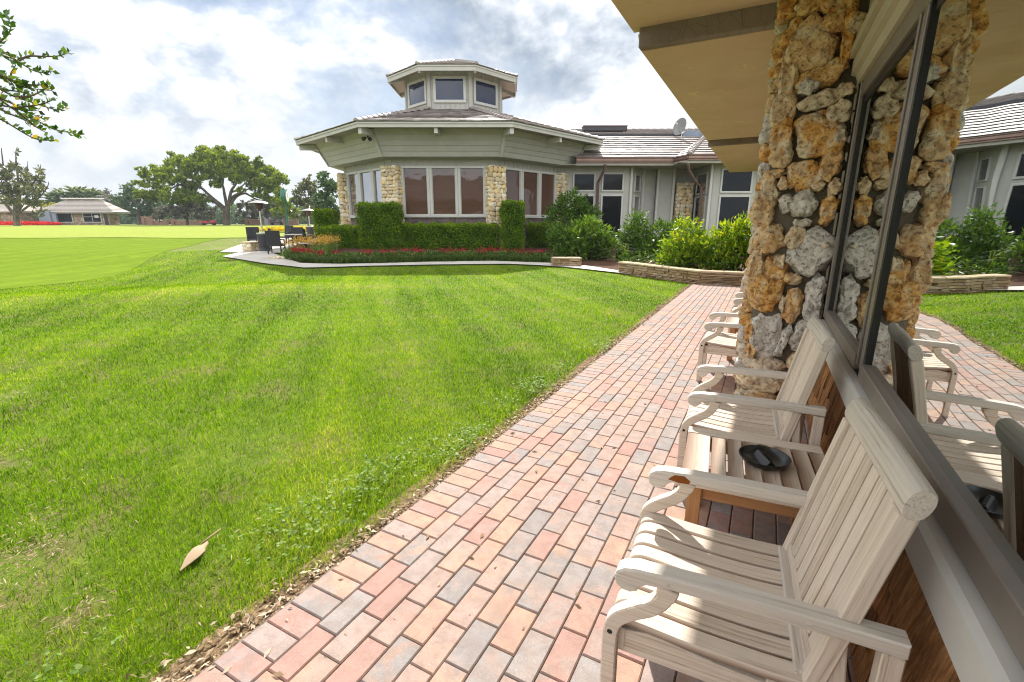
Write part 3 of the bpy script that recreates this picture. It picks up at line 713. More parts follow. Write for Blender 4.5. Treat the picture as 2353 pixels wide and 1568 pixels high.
# ================================================================== NEAR BUILDING (right side)
house = tag(empty('clubhouse', (.55, 6, 0)), 'clubhouse wall beside the path with big mirrored windows and deep tan eaves', 'building')
HB = Vector((.55, 6, 0))
class HM(MB):
    def build(s, name, mat, parent=house, smooth=False):
        s.v = [tuple(Vector(p) - HB) for p in s.v] if parent is house else s.v
        return MB.build(s, name, mat, parent, smooth)
def hbuild(mb, name, mat, parent=None, smooth=False):
    mb.v = [tuple(Vector(p) - HB) for p in mb.v]
    return mb.build(name, mat, parent or house, smooth)
rr = random.Random(3)
mb = MB(); mb.box((.59, 1.5, .34), (.16, 6.6, .68)); mb.box((.60, 9.6, 1.6), (.16, 9.1, 3.2)); hbuild(mb, 'wall', M['siding_dark'])
mb = MB(); rows = [(0.0, .20), (.165, .37), (.33, .53), (.49, .685)]
for z0, z1 in rows:
    y = -1.6
    while y < 4.72:
        w = rr.uniform(.075, .17); sx0 = rr.uniform(.452, .470); z = z0 + rr.uniform(-.012, .012)
        y1 = min(y + w, 4.72)
        # thick butt end, thin top
        mb.add([(sx0, y + .004, z), (sx0, y1 - .004, z), (.505, y1 - .003, z), (.505, y + .003, z), (.492, y + .003, z1), (.492, y1 - .003, z1), (.508, y1 - .003, z1), (.508, y + .003, z1)],
               [(0, 3, 2, 1), (0, 1, 5, 4), (1, 2, 6, 5), (2, 3, 7, 6), (3, 0, 4, 7), (4, 5, 6, 7)], rr.random(), 2)
        y += w
hbuild(mb, 'cedar_shingles', M['shingle'])
mb = MB(); mb.extrude([(.455, .685), (.452, .80), (.47, .812), (.56, .822), (.56, .685)], (0, -1.6, 0), (1, 0, 0), (0, 0, 1), (0, 1, 0), 6.32, .004); hbuild(mb, 'window_sill', M['sillpaint'])
# window unit: frame, mullion, black gaskets and two panes
GX = .535
mb = MB()
YA, YB, YM0, YM1 = -1.6, 4.70, 2.86, 3.04
mb.box((.525, (YM1 + YB) / 2, .868), (.05, YB - YM1 - .07, .085), None, .004); mb.box((.518, (YA + YM0) / 2, .868), (.056, YM0 - YA, .085), None, .004)
mb.box((.535, (YA + YB) / 2, 2.585), (.07, YB - YA, .11), None, .004)
mb.box((.53, YB - .02, 1.74), (.075, .045, 1.80), None, .004)
mb.box((.535, YM0 + .075, 1.72), (.060, .07, 1.72), None, .004); mb.box((.532, YM1 + .0, 1.72), (.058, .03, 1.72), None, .004)
fr = hbuild(mb, 'window_frame', M['alu'])
mb = MB()
mb.box((.540, YB - .068, 1.74), (.05, .05, 1.70)); mb.box((.538, YM0 + .128, 1.72), (.056, .032, 1.718)); mb.box((.536, YM0 + .02, 1.72), (.056, .04, 1.62)); mb.box((.540, YM1 + .035, 1.72), (.05, .03, 1.62))
mb.box((.540, (YM1 + YB) / 2, 2.50), (.04, YB - YM1 - .1, .05)); mb.box((.540, (YA + YM0) / 2, 2.50), (.04, YM0 - YA - .05, .05))
mb.box((.520, 1.6, .818), (.03, 6.2, .016))
hbuild(mb, 'window_gasket', M['black'], fr)
t = NT('coated_window_glass')
nn = t.bump(t.noise(t.co(), 1.1, 2, .5), .012, .3)
gl = t.node('ShaderNodeBsdfGlossy'); gl.inputs['Roughness'].default_value = .012; gl.inputs['Color'].default_value = (.80, .84, .83, 1); t.link(nn, gl.inputs['Normal'])
tr = t.node('ShaderNodeBsdfTransparent'); tr.inputs['Color'].default_value = (.62, .72, .66, 1)
fz = t.node('ShaderNodeFresnel'); fz.inputs['IOR'].default_value = 1.6
fac = t.math('MINIMUM', t.math('ADD', t.math('MULTIPLY', fz.outputs[0], 1.0), .64), .95)
mx = t.node('ShaderNodeMixShader'); t.link(fac, mx.inputs[0]); t.link(tr.outputs[0], mx.inputs[1]); t.link(gl.outputs[0], mx.inputs[2])
M['glass'] = t.done(mx.outputs[0])
for y0, y1 in ((YM1, YB - .045), (YA, YM0)):
    mb = MB(); mb.box((.528 + (.006 if y0 > 0 else 0), (y0 + y1) / 2, 1.70), (.008, y1 - y0, 1.62)); hbuild(mb, 'pane', M['glass'], fr)
# header trim, upper siding with vertical boards
mb = MB()
mb.extrude([(.455, 2.69), (.425, 2.70), (.425, 2.80), (.44, 2.815), (.40, 2.82), (.40, 2.895), (.53, 2.90), (.53, 2.64), (.475, 2.64)], (0, -1.6, 0), (1, 0, 0), (0, 0, 1), (0, 1, 0), 6.32, .003)
hbuild(mb, 'window_header', M['trim_in'])
mb = MB(); mb.box((.50, 1.55, 3.16), (.06, 6.35, .55))
y = -1.6
while y < 4.6: mb.box((.462, y, 3.16), (.018, .05, .53)); y += .30
hbuild(mb, 'board_siding', M['siding'])
# eaves: three stepped plaster soffits with beams between them, and the roof above
t = NT('tan_plaster'); p = t.co(); n = t.noise(p, 1.4, 5, .6, .4); pl = t.noise(p, 3.1, 4, .6, .6); pl2 = t.noise(p, .55, 2, .5)
c = t.ramp(n, [(.3, (.56, .405, .28)), (.55, (.61, .455, .325)), (.75, (.65, .505, .375))])
c = t.mix(t.ramp(pl, [(.665, 0.0), (.675, 1.0)]), c, (.68, .56, .36))
c = t.mix(t.ramp(t.noise(t.mapping(p, (2, 9, 2)), 3.0, 5, .6), [(.63, 0.0), (.70, .35)]), c, (.24, .16, .09))
M['soffit'] = t.done(t.bsdf(c, .9, .1, 0, t.bump(t.noise(p, 30, 4), .15, .01)))
t = NT('mauve_plaster'); p = t.co(); cr = t.voro(t.mapping(p, (1, 1, 1)), 9.0, 'DISTANCE_TO_EDGE'); ns = t.noise(p, 3, 4, .6)
c = t.ramp(ns, [(.3, (.19, .145, .125)), (.7, (.255, .205, .185))]); c = t.mix(t.ramp(cr, [(.0, .6), (.02, 0.0)]), c, (.09, .065, .055))
M['mauve'] = t.done(t.bsdf(c, .85, .15))
segs = [(-2.2, 5.02, 3.37, -1.36), (5.02, 10.66, 3.20, -1.28), (10.66, 16.1, 3.10, -1.235)]
for y0, y1, z, x0 in segs:
    mb = MB(); mb.extrude([(x0 + .02, z), (x0, z + .03), (x0 - .03, z + .16), (.62, z + .16), (.62, z)], (0, y0, 0), (1, 0, 0), (0, 0, 1), (0, 1, 0), y1 - y0, .012)
    hbuild(mb, 'soffit', M['soffit'])
mb = MB(); mb.box((-.355, 4.965, 3.30), (1.83, .10, .20), None, .012); hbuild(mb, 'soffit_beam', M['mauve'])
mb = MB(); mb.box((-.33, 10.60, 3.155), (1.82, .10, .125), None, .012); hbuild(mb, 'soffit_beam', M['mauve'])
mb = MB(); mb.extrude([(-1.34, 3.535), (-1.38, 3.62), (5.5, 5.6), (5.5, 3.535)], (0, -2.2, 0), (1, 0, 0), (0, 0, 1), (0, 1, 0), 18.3); hbuild(mb, 'roof', M['siding_dark'])
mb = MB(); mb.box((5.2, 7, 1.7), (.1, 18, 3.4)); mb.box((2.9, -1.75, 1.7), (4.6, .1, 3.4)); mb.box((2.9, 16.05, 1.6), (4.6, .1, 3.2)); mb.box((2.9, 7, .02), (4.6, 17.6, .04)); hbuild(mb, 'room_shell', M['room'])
mb = MB()
pth = [(.86 + .035 * math.sin(i * 1.9), -1.4 + i * .09, 1.70) for i in range(68)]
for a, b in zip(pth, pth[1:]): mb.quad((a[0], a[1], .55), (b[0], b[1], .55), (b[0], b[1], 2.62), (a[0], a[1], 2.62))
# drawn back so that the dark room shows between
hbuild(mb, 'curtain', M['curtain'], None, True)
# downspout behind the stone pier
mb = MB(); mb.box((-.105, 5.60, 1.58), (.07, .09, 3.2), None, .012); hbuild(mb, 'downspout', M['pipe'])

# ---- stone pier
pier = tag(empty('stone_pier', (.2, 4.9, 0)), 'rough pier of big orange and white coral stones beside the window', 'stone pier')
PB = Vector((.2, 4.9, 0))
t = NT('coral_stone'); p = t.co(); r = t.attr('rnd').outputs['Fac']
n1 = t.noise(p, 5.5, 6, .65, .6); n2 = t.noise(p, 16, 5, .7, .4); n3 = t.noise(p, 55, 4, .7); v1 = t.voro(p, 46)
cream = t.ramp(n2, [(.28, (.36, .29, .19)), (.5, (.62, .54, .40)), (.7, (.76, .70, .57))])
grey = t.ramp(n2, [(.28, (.26, .24, .215)), (.5, (.56, .53, .48)), (.7, (.74, .72, .67))])
orange = t.ramp(n2, [(.28, (.17, .07, .028)), (.45, (.52, .245, .065)), (.58, (.68, .42, .15)), (.72, (.78, .64, .42))])
base = t.mix(t.ramp(r, [(.30, 0.0), (.45, 1.0)]), grey, cream)
base = t.mix(t.math('MINIMUM', t.math('MULTIPLY', t.ramp(n1, [(.36, .15), (.52, 1.0)]), t.ramp(r, [(.30, .05), (.50, .45), (.85, 1.0)])), 1.0), base, orange)
base = t.mix(t.ramp(t.noise(p, 11, 5, .7), [(.30, .75), (.42, 0.0)]), base, (.12, .075, .045))
base = t.mix(t.ramp(t.noise(p, 34, 3, .6), [(.33, .6), (.42, 0.0)]), base, (.11, .075, .05))
hh = t.math('ADD', t.math('MULTIPLY', n3, .4), t.ramp(t.noise(p, 34, 3, .6), [(.30, 0.0), (.46, 1.0)]))
M['coral'] = t.done(t.bsdf(base, .9, .15, 0, t.bump(hh, .8, .012)))
M['mortar'] = plain('grey_mortar', (.17, .145, .11), .95, .1, var=.2, sc=8, bump=.6)
M['coral_far'] = M['coral']
mb = MB(); mb.box((.215, 4.935, 1.7), (.53, .21, 3.4)); mb.v = [tuple(Vector(q) - PB) for q in mb.v]; mb.build('mortar_core', M['mortar'], pier)
STN = [(1812, 22, 25, 24, 0, .9), (1865, 10, 34, 22, 10, .8), (1930, 12, 40, 22, -15, .95), (1965, 55, 24, 30, 20, .9), (1915, 52, 26, 24, 0, .75), (1858, 106, 58, 56, -20, .62), (1811, 92, 18, 44, -25, .95), (1946, 112, 15, 40, 0, .85),
       (1890, 172, 56, 24, 20, .75), (1856, 200, 23, 21, -20, .1), (1811, 182, 22, 46, 5, .6), (1940, 208, 21, 16, 20, .5), (1882, 230, 42, 21, 12, .4), (1928, 258, 26, 28, -40, .42), (1800, 248, 28, 46, -8, .5),
       (1881, 306, 54, 52, 10, .88), (1796, 318, 27, 48, 0, .9), (1908, 374, 25, 44, -15, .72), (1845, 402, 38, 36, 20, .92), (1794, 362, 28, 24, 0, .6), (1780, 400, 26, 13, 8, .7), (1770, 438, 22, 44, 8, .5), (1800, 422, 12, 17, 0, .65),
       (1902, 482, 20, 38, 0, .95), (1846, 468, 34, 34, 5, .05), (1806, 470, 16, 24, 0, .3), (1827, 545, 21, 34, -15, .45), (1864, 582, 50, 58, -35, .02), (1752, 488, 28, 44, 0, .62), (1768, 548, 38, 40, 20, .7),
       (1821, 640, 21, 17, 0, .7), (1822, 702, 24, 46, 0, .72), (1872, 684, 25, 58, -4, .08), (1886, 740, 14, 28, 0, .2), (1846, 772, 30, 44, -20, .25), (1799, 786, 13, 46, -12, .3), (1737, 610, 20, 56, -8, .6),
       (1764, 654, 42, 80, -12, .86), (1757, 770, 40, 66, 0, .22), (1757, 837, 52, 22, 0, .40), (1753, 880, 62, 24, 3, .50), (1738, 907, 56, 17, 0, .68), (1722, 760, 12, 30, 0, .8), (1726, 806, 14, 26, 0, .75), (1840, 836, 30, 30, 0, .5),
       (1845, 890, 34, 26, 0, .55), (1900, 830, 30, 36, 0, .3), (1892, 580, 14, 30, 0, .4), (1820, 590, 14, 20, 0, .3), (1790, 600, 16, 18, 10, .5), (1930, 310, 14, 22, 0, .4), (1842, 512, 20, 10, 0, .35), (1880, 425, 16, 14, 0, .6), (1925, 430, 16, 22, 0, .5), (1800, 700, 10, 26, 0, .5)]
def coral_stone(V, Fc, Rn, c, rx, ry, rz, tilt, tint, seed, sub, ux=Vector((1, 0, 0)), uz=Vector((0, 0, 1)), un=Vector((0, -1, 0)), box=.80):
    key = sub
    if key not in ICO:
        bm = bmesh.new(); bmesh.ops.create_icosphere(bm, subdivisions=sub, radius=1.0)
        ICO[key] = ([v.co.copy() for v in bm.verts], [tuple(v.index for v in f.verts) for f in bm.faces]); bm.free()
    vs, fs = ICO[key]; b = len(V); ct, st_ = math.cos(R(tilt)), math.sin(R(tilt)); sd = Vector((seed * 3.7, seed * 1.3, seed * 7.1))
    m = min(rx, ry)
    for q in vs:
        k = 1 + .27 * mnoise.noise(q * 1.5 + sd) + .12 * mnoise.noise(q * 3.4 + sd)
        s = [math.copysign(abs(x_) ** box, x_) for x_ in q]; s[1] = math.copysign(min(abs(q[1]) ** .6, .86), q[1])
        x, z, y = s[0] * rx * k, s[2] * ry * k, s[1] * rz * k
        w = c + ux * (x * ct - z * st_) + uz * (x * st_ + z * ct) + un * y
        if sub >= 4:
            f = mnoise.fractal(w * 9 + sd, .9, 2.1, 4) * .014 - (mnoise.voronoi(w * 15 + sd)[0][0] - .4) * .030 + (mnoise.turbulence(w * 26 + sd, 3, True) - .5) * .010
            w = w + (ux * q[0] + uz * q[2] + un * q[1]) * f
        V.append(tuple(w)); Rn.append(tint)
    Fc += [tuple(i + b for i in f) for f in fs]
ICO = {}
SV, SF, SR = [], [], []
for i, (u, v, ru, rv, tl, tint) in enumerate(STN):
    left = u < 1815 - (v / 905) * 60
    yy = 4.79 if not left else 4.85
    a, d, z = ray(u, v); dr = PW(a, d, z); s = (yy - .04) / dr.y
    cx, cz = dr.x * s, EYE + dr.z * s
    k = s * math.sqrt(a * a + d * d + z * z) / 1080.0 / 1.12
    coral_stone(SV, SF, SR, Vector((min(max(cx, -.12), .44), yy, cz)) - PB, ru * k * .82, rv * k * .82, .085 if not left else .12, tl, tint, i + 1, 4)
rr = random.Random(9)
for face in range(2):                     # the lawn side and the back of the pier
    z = .08
    while z < 3.4:
        h = rr.uniform(.10, .2)
        for q in range(1 if face == 0 else 3):
            c = Vector((-.075, 5.0 + rr.uniform(-.02, .02), z + h / 2)) if face == 0 else Vector((-.02 + q * .2 + rr.uniform(-.04, .04), 5.04, z + h / 2))
            coral_stone(SV, SF, SR, c - PB, .07 if face == 0 else .11, h * .55, .10 if face == 0 else .07, rr.uniform(-15, 15), rr.random(), 200 + int(z * 50) + q, 3)
        z += h
raw_mesh('stones', SV, SF, M['coral'], pier, rnd=SR, smooth=True)
# ================================================================== TEAK CHAIRS AND TABLES ON THE PATH
def arc_pts(pts, n=4):
    """Catmull-Rom through 2-D or 3-D points"""
    P = [Vector(p) for p in pts]; out = []
    for i in range(len(P) - 1):
        a, b, c, d = P[max(i - 1, 0)], P[i], P[i + 1], P[min(i + 2, len(P) - 1)]
        for k in range(n):
            t = k / n; out.append(.5 * ((2 * b) + (c - a) * t + (2 * a - 5 * b + 4 * c - d) * t * t + (3 * b - a - 3 * c + d) * t ** 3))
    out.append(P[-1]); return out
def make_chair(label, stained=False):
    root = empty('teak_chair', (0, 0, 0))
    tag(root, label, 'chair', 'weathered teak armchairs along the wall')
    W2 = .335                                     # half width to the outside of the legs
    # seat of eight slats that roll over the front rail
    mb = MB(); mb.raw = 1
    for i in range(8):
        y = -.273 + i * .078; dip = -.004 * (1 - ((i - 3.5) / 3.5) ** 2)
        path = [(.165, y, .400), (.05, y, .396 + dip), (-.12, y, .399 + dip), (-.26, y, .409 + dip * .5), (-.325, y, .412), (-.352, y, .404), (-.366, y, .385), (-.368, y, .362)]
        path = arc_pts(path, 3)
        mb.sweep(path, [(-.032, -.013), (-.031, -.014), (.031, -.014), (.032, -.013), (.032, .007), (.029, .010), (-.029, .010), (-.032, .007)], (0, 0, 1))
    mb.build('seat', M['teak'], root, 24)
    mb = MB(); mb.box((.160, 0, .410), (.062, .565, .022), None, .005); mb.build('seat_back_board', M['teak_end'], root)
    mb = MB(); mb.box((-.335, 0, .350), (.028, .62, .07), None, .005); mb.build('front_rail', M['teak'], root)
    mb = MB(); mb.box((.08, 0, .345), (.03, .60, .06), None, .004); mb.build('cross_rail', M['teak'], root)
    for s in (-1, 1):
        # side rail with a curved top
        mb = MB()
        mb.extrude([(-.36, .30), (-.36, .375), (-.25, .395), (-.05, .370), (.29, .352), (.29, .285), (.0, .295)], (0, s * W2 - s * .042 - .013, 0), (1, 0, 0), (0, 0, 1), (0, 1, 0), .026, .003)
        mb.build('side_rail', M['teak'], root)
        # front leg: straight post that sweeps back in an S up to the arm
        c = arc_pts([(-.366, 0), (-.366, .20), (-.366, .36), (-.352, .425), (-.305, .470), (-.255, .505), (-.222, .545), (-.207, .592)], 5)
        n = len(c); L, Rr = [], []
        for i, p in enumerate(c):
            tg = (c[min(i + 1, n - 1)] - c[max(i - 1, 0)]).normalized(); nx = Vector((-tg.y, tg.x)); hw = .0225 + (.006 if i > n - 5 else 0)
            L.append(p + nx * hw); Rr.append(p - nx * hw)
        mb = MB(); mb.extrude([tuple(p) for p in L + Rr[::-1]], (0, s * W2 - .0225 - s * .0225, 0), (1, 0, 0), (0, 0, 1), (0, 1, 0), .045, .004)
        leg = mb.build('front_leg', M['teak'], root, 26)
        mb = MB(); mb.lathe([(.0, .0), (.0085, .0), (.0085, .001), (.0, .001)], (0, 0, 0), 12); Mx = Matrix.Rotation(R(90) * s, 4, 'X')
        mb.v = [tuple((Mx @ Vector(q)) + Vector((-.366, s * W2 - s * .0, .385)) + Vector((0, s * .0004, 0))) for q in mb.v]; mb.build('bolt_hole', M['black'], leg)
        # arm with a scroll at the front
        top = [(.335, .640), (.20, .641), (0, .640), (-.20, .636), (-.30, .630)]
        scroll = [(-.335, .622), (-.356, .606), (-.363, .585), (-.356, .563), (-.338, .549), (-.315, .547), (-.296, .557), (-.287, .574), (-.270, .586)]
        bot = [(-.20, .594), (0, .599), (.20, .601), (.335, .599)]
        mb = MB(); mb.extrude(top + scroll + bot, (0, s * W2 - .03 - s * .027, 0), (1, 0, 0), (0, 0, 1), (0, 1, 0), .060, .006)
        mb.box((.13, s * W2 - s * .027 + s * .0305, .619), (.013, .002, .013)); mb.box((-.21, s * W2 - s * .027 + s * .0305, .612), (.010, .002, .010))
        arm = mb.build('arm', M['teak_end'], root, 26)
        if stained and s > 0:
            mb = MB(); mb.extrude([(-.285, .600), (-.26, .624), (-.225, .627), (-.20, .610), (-.205, .596), (-.24, .594)], (0, s * W2 - s * .057 - .0012, 0), (1, 0, 0), (0, 0, 1), (0, 1, 0), .0015); mb.build('rust_stain', M['rust'], arm)
        # rear leg, brace
        mb = MB(); mb.box((.310, s * W2 - s * .027, .297), (.048, .045, .594), None, .004); mb.build('rear_leg', M['teak'], root)
        mb = MB(); mb.bar((.205, s * .285, .585), (.262, s * .285, .02), .026, .04, .004, up=(1, 0, 0)); mb.build('brace', M['teak'], root)
    # reclined back: two stiles, seven slats, bottom rail
    b0, b1 = Vector((.125, 0, .20)), Vector((.285, 0, .955)); dr = (b1 - b0).normalized(); nb_ = Vector((dr.z, 0, -dr.x))
    mb = MB()
    for s in (-1, 1): mb.bar(b0 + Vector((0, s * .283, 0)), b1 + Vector((0, s * .283, 0)), .05, .045, .004, up=nb_)
    bb = b0 + dr * .235
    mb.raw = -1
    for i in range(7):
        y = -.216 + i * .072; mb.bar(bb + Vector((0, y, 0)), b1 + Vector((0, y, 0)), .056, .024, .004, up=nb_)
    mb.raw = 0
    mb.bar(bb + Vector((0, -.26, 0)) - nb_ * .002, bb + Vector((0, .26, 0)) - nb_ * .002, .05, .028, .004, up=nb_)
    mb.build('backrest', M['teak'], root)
    # thick rolled head rail
    mb = MB(); c = b1 + dr * .036 + nb_ * .004; prof = []
    for i in range(20):
        a = 2 * math.pi * i / 20; ca, sa = math.cos(a), math.sin(a)
        prof.append((math.copysign(abs(ca) ** .85, ca) * .028, math.copysign(abs(sa) ** .85, sa) * .044))
    ys_ = [-.315, -.308, -.15, 0, .15, .308, .315]
    mb.sweep([c + Vector((0, q, .006 * (1 - (q / .33) ** 2))) for q in ys_], prof, nb_ * .12 + dr * .99, None, [.90, 1, 1.03, 1.05, 1.03, 1, .90])
    mb.build('head_rail', M['teak_end'], root, 40)
    return root
chairs = [((.055, 1.545), 3.2, 'nearest weathered teak armchair, rust stained arm, in front of the big window', 0),
          ((.035, 3.175), 2.5, 'weathered teak armchair between the ashtray table and the stone pier', 1),
          ((-.115, 5.415), 1.5, 'weathered teak armchair just beyond the stone pier, far from the window', 2),
          ((.045, 7.32), 1.0, 'weathered teak armchair beyond the second side table, partly behind the pier', 3),
          ((-.01, 11.72), 1.0, 'distant teak armchair before the last side table near the planter wall', 4),
          ((-.01, 13.05), 1.0, 'farthest teak armchair, hard against the low planter wall', 5)]
proto = make_chair(chairs[0][2], True)
for i, ((x, y), rz, lab, k) in enumerate(chairs):
    o = proto if i == 0 else copy_tree(proto)
    if i:
        for ch in list(o.children):
            for g in list(ch.children):
                if g.name.startswith('rust'): bpy.data.objects.remove(g)
        o['label'] = lab
    o.location = (x, y, 0); o.rotation_euler = (0, 0, R(rz))
def make_table(label):
    root = empty('side_table', (0, 0, 0)); tag(root, label, 'side table', 'slatted teak side tables')
    mb = MB()
    for s in (-1, 1): mb.box((0, s * .285, .4425), (.66, .085, .025), None, .004)
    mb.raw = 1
    ws = [.118, .068, .068, .068, .068, .068, .068]; x = -.33; tot = sum(ws); gap = (.66 - tot - .068) / 7
    for w in ws + [.068]:
        mb.box((x + w / 2, 0, .4415), (w, .48, .022), None, .003); x += w + gap
    mb.build('table_top', M['teak'], root)
    mb = MB()
    for s in (-1, 1): mb.box((0, s * .262, .388), (.50, .024, .075), None, .003); mb.box((s * .262, 0, .388), (.024, .50, .075), None, .003)
    mb.build('apron', M['teak_raw'], root)
    for sx_ in (-1, 1):
        for sy_ in (-1, 1):
            mb = MB(); mb.box((sx_ * .265, sy_ * .262, .213), (.062, .062, .426), None, .004); mb.build('leg', M['teak_raw'], root)
    mb = MB(); mb.box((0, .262, .10), (.47, .03, .05), None, .003); mb.build('stretcher', M['teak'], root)
    return root
tables = [((.075, 2.44), 4.5, 'slatted teak side table carrying the black ashtray, between the two nearest chairs'), ((.02, 6.36), 1.0, 'slatted teak side table past the stone pier, between two armchairs'), ((.0, 12.38), 0.0, 'slatted teak side table between the two farthest armchairs')]
tp = make_table(tables[0][2])
for i, ((x, y), rz, lab) in enumerate(tables):
    o = tp if i == 0 else copy_tree(tp); o['label'] = lab; o.location = (x, y, 0); o.rotation_euler = (0, 0, R(rz))
# ashtray
ar = tag(empty('ashtray', (.11, 2.455, .4555), R(25)), 'round black plastic ashtray with a notched ridge on the side table', 'ashtray')
mb = MB(); mb.lathe([(.082, 0), (.090, .004), (.108, .022), (.116, .034), (.116, .038), (.111, .038), (.104, .027), (.086, .010), (.0, .008)], n=48); mb.build('dish', M['ash'], ar, 45)
mb = MB(); mb.extrude([(-.030, .008), (-.010, .030), (-.004, .034), (.004, .034), (.010, .030), (.030, .008)], (0, -.068, 0), (1, 0, 0), (0, 0, 1), (0, 1, 0), .136, .003)
for k in range(6): mb.box((.006, -.05 + k * .02, .034), (.014, .009, .007), None, .002)
mb.build('ridge', M['ash'], ar)
# ================================================================== LOW STONE PLANTER WALLS
t = NT('ledge_stone'); r = t.attr('rnd').outputs['Fac']; p = t.co(); n = t.noise(t.mapping(p, (6, 6, 24)), 1.0, 5, .7)
c = t.ramp(r, [(0, (.20, .13, .075)), (.25, (.36, .24, .12)), (.5, (.46, .33, .18)), (.75, (.40, .29, .19)), (1, (.56, .44, .28))])
c = t.mix(t.ramp(n, [(.35, .75), (.6, 0.0)]), c, (.16, .10, .06))
M['ledge'] = t.done(t.bsdf(c, .9, .15, 0, t.bump(n, .7, .02)))
t = NT('ledge_cap'); p = t.co(); n = t.noise(p, 5, 5, .65); r = t.attr('rnd').outputs['Fac']
M['ledgecap'] = t.done(t.bsdf(t.mix(r, t.ramp(n, [(.3, (.40, .31, .20)), (.7, (.58, .48, .34))]), (.50, .38, .24)), .9, .15, 0, t.bump(n, .5, .03)))
def ledge_wall(name, pts, h, thick, label, seed):
    """dry stacked wall along world points, cap stones on top; faces the viewer's side (left of travel is the back)"""
    rr = random.Random(seed); o = Vector(pts[0]); root = tag(empty(name, o), label, 'planter wall')
    mb = MB(); cap = MB(); core = MB()
    for a, b in zip(pts, pts[1:]):
        a, b = Vector(a) - o, Vector(b) - o; d = (b - a); L = d.length; x = d / L; yv = Vector((-x.y, x.x, 0)); Mx = Matrix((x, yv, Vector((0, 0, 1)))).transposed()
        core.box((a + b) / 2 + yv * (thick / 2) + Vector((0, 0, (h - .05) / 2)), (L, thick - .06, h - .05), Mx)
        z = -.04
        while z < h - .055:
            th = rr.uniform(.028, .075); th = min(th, h - .05 - z + .004); s = -.0
            while s < L:
                w = min(rr.uniform(.09, .42), L - s)
                mb.box(a + x * (s + w / 2) + yv * (.05 + rr.uniform(-.035, .015)) + Vector((0, 0, z + th / 2)), (w - .010, .11, th - .010), Mx, .006)
                s += w
            z += th
        if True:
            z = -.04
            while z < h - .055:          # back face
                th = rr.uniform(.03, .06); th = min(th, h - .05 - z + .004); mb.box((a + b) / 2 + yv * (thick - .04) + Vector((0, 0, z + th / 2)), (L, .08, th - .006), Mx, .006); z += th
        s = -.01
        while s < L:
            w = min(rr.uniform(.3, .75), L + .01 - s); q = rr.uniform(-.02, .01)
            cap.box(a + x * (s + w / 2) + yv * (thick / 2 + q) + Vector((0, 0, h - .026 + rr.uniform(-.004, .004))), (w - .006, thick + .05, .05), Mx, .012); s += w
        for e_, dirn in ((a, -1), (b, 1)):      # end stones
            z = -.04
            while z < h - .055:
                th = rr.uniform(.025, .06); th = min(th, h - .05 - z + .004); mb.box(e_ + yv * (thick / 2) + x * dirn * (-.03 + rr.uniform(0, .012)) + Vector((0, 0, z + th / 2)), (.10, thick - .02, th - .006), Mx, .006); z += th
    core.build('core', M['mortar'], root); mb.build('stacked_stone', M['ledge'], root); cap.build('cap_stone', M['ledgecap'], root)
    return root
ledge_wall('planter_wall', [(-4.3, 15.75, .03), (-1.50, 13.93, 0), (.46, 13.98, 0)], .36, .32, 'low stacked stone planter wall at the end of the brick path', 4)
g0, g1 = ground(1271, 612), ground(1335, 612.5)
ledge_wall('planter_wall', [g0, g1], .32, .3, 'short stacked stone wall at the right end of the flower border', 6)

# ================================================================== PAVILION
t = NT('stone_veneer'); r = t.attr('rnd').outputs['Fac']; p = t.co(); n = t.noise(p, 9, 5, .7)
c = t.ramp(r, [(0, (.44, .35, .22)), (.3, (.62, .52, .36)), (.55, (.74, .66, .50)), (.8, (.62, .45, .22)), (1, (.72, .54, .28))])
c = t.mix(t.ramp(n, [(.3, .8), (.52, 0.0)]), c, (.22, .15, .08))
M['veneer'] = t.done(t.bsdf(c, .9, .15, 0, t.bump(n, .6, .04)))
t = NT('roof_tile'); r = t.attr('rnd').outputs['Fac']; p = t.gpos(); n = t.noise(p, 1.3, 5, .65); n2 = t.noise(p, 14, 4, .7)
c = t.mix(r, (.22, .185, .165), (.33, .285, .26)); c = t.mix(t.ramp(n, [(.45, 0.0), (.7, .4)]), c, (.30, .22, .20)); c = t.mix(t.ramp(n2, [(.3, .3), (.55, 0.0)]), c, (.16, .14, .13))
M['tile'] = t.done(t.bsdf(c, .38, .6, 0, t.bump(n2, .3, .02)))
def tiled(mb, e0, e1, t0, t1, n, rise=.045):
    """tile courses from eave e0-e1 up to t0-t1 (each course overlaps the next one down)"""
    e0, e1, t0, t1 = map(Vector, (e0, e1, t0, t1)); nn = (e1 - e0).cross(t0 - e0).normalized()
    if nn.z < 0: nn = -nn
    for i in range(n):
        f0, f1 = i / n, (i + 1) / n
        a, b = e0.lerp(t0, f0), e1.lerp(t1, f0); c, d = e1.lerp(t1, f1), e0.lerp(t0, f1)
        L = (b - a).length; k = max(1, int(L / .33)); 
        for j in range(k):
            q0, q1 = j / k, (j + 1) / k; ra = RNG.random(); dz = nn * RNG.uniform(-.006, .006)
            A, B_, C_, D_ = a.lerp(b, q0), a.lerp(b, q1), d.lerp(c, q1), d.lerp(c, q0)
            up_ = (d - a).normalized(); r0 = nn * rise + dz; r1 = nn * (rise * .55) + dz; k2 = up_ * .16
            mb.add([A + r0, B_ + r0, C_ + nn * .006, D_ + nn * .006, A + r1, B_ + r1, A + r1 + k2, B_ + r1 + k2, A + k2 - nn * .02, B_ + k2 - nn * .02],
                   [(0, 1, 2, 3), (4, 5, 1, 0), (6, 7, 5, 4), (8, 9, 7, 6)], ra)
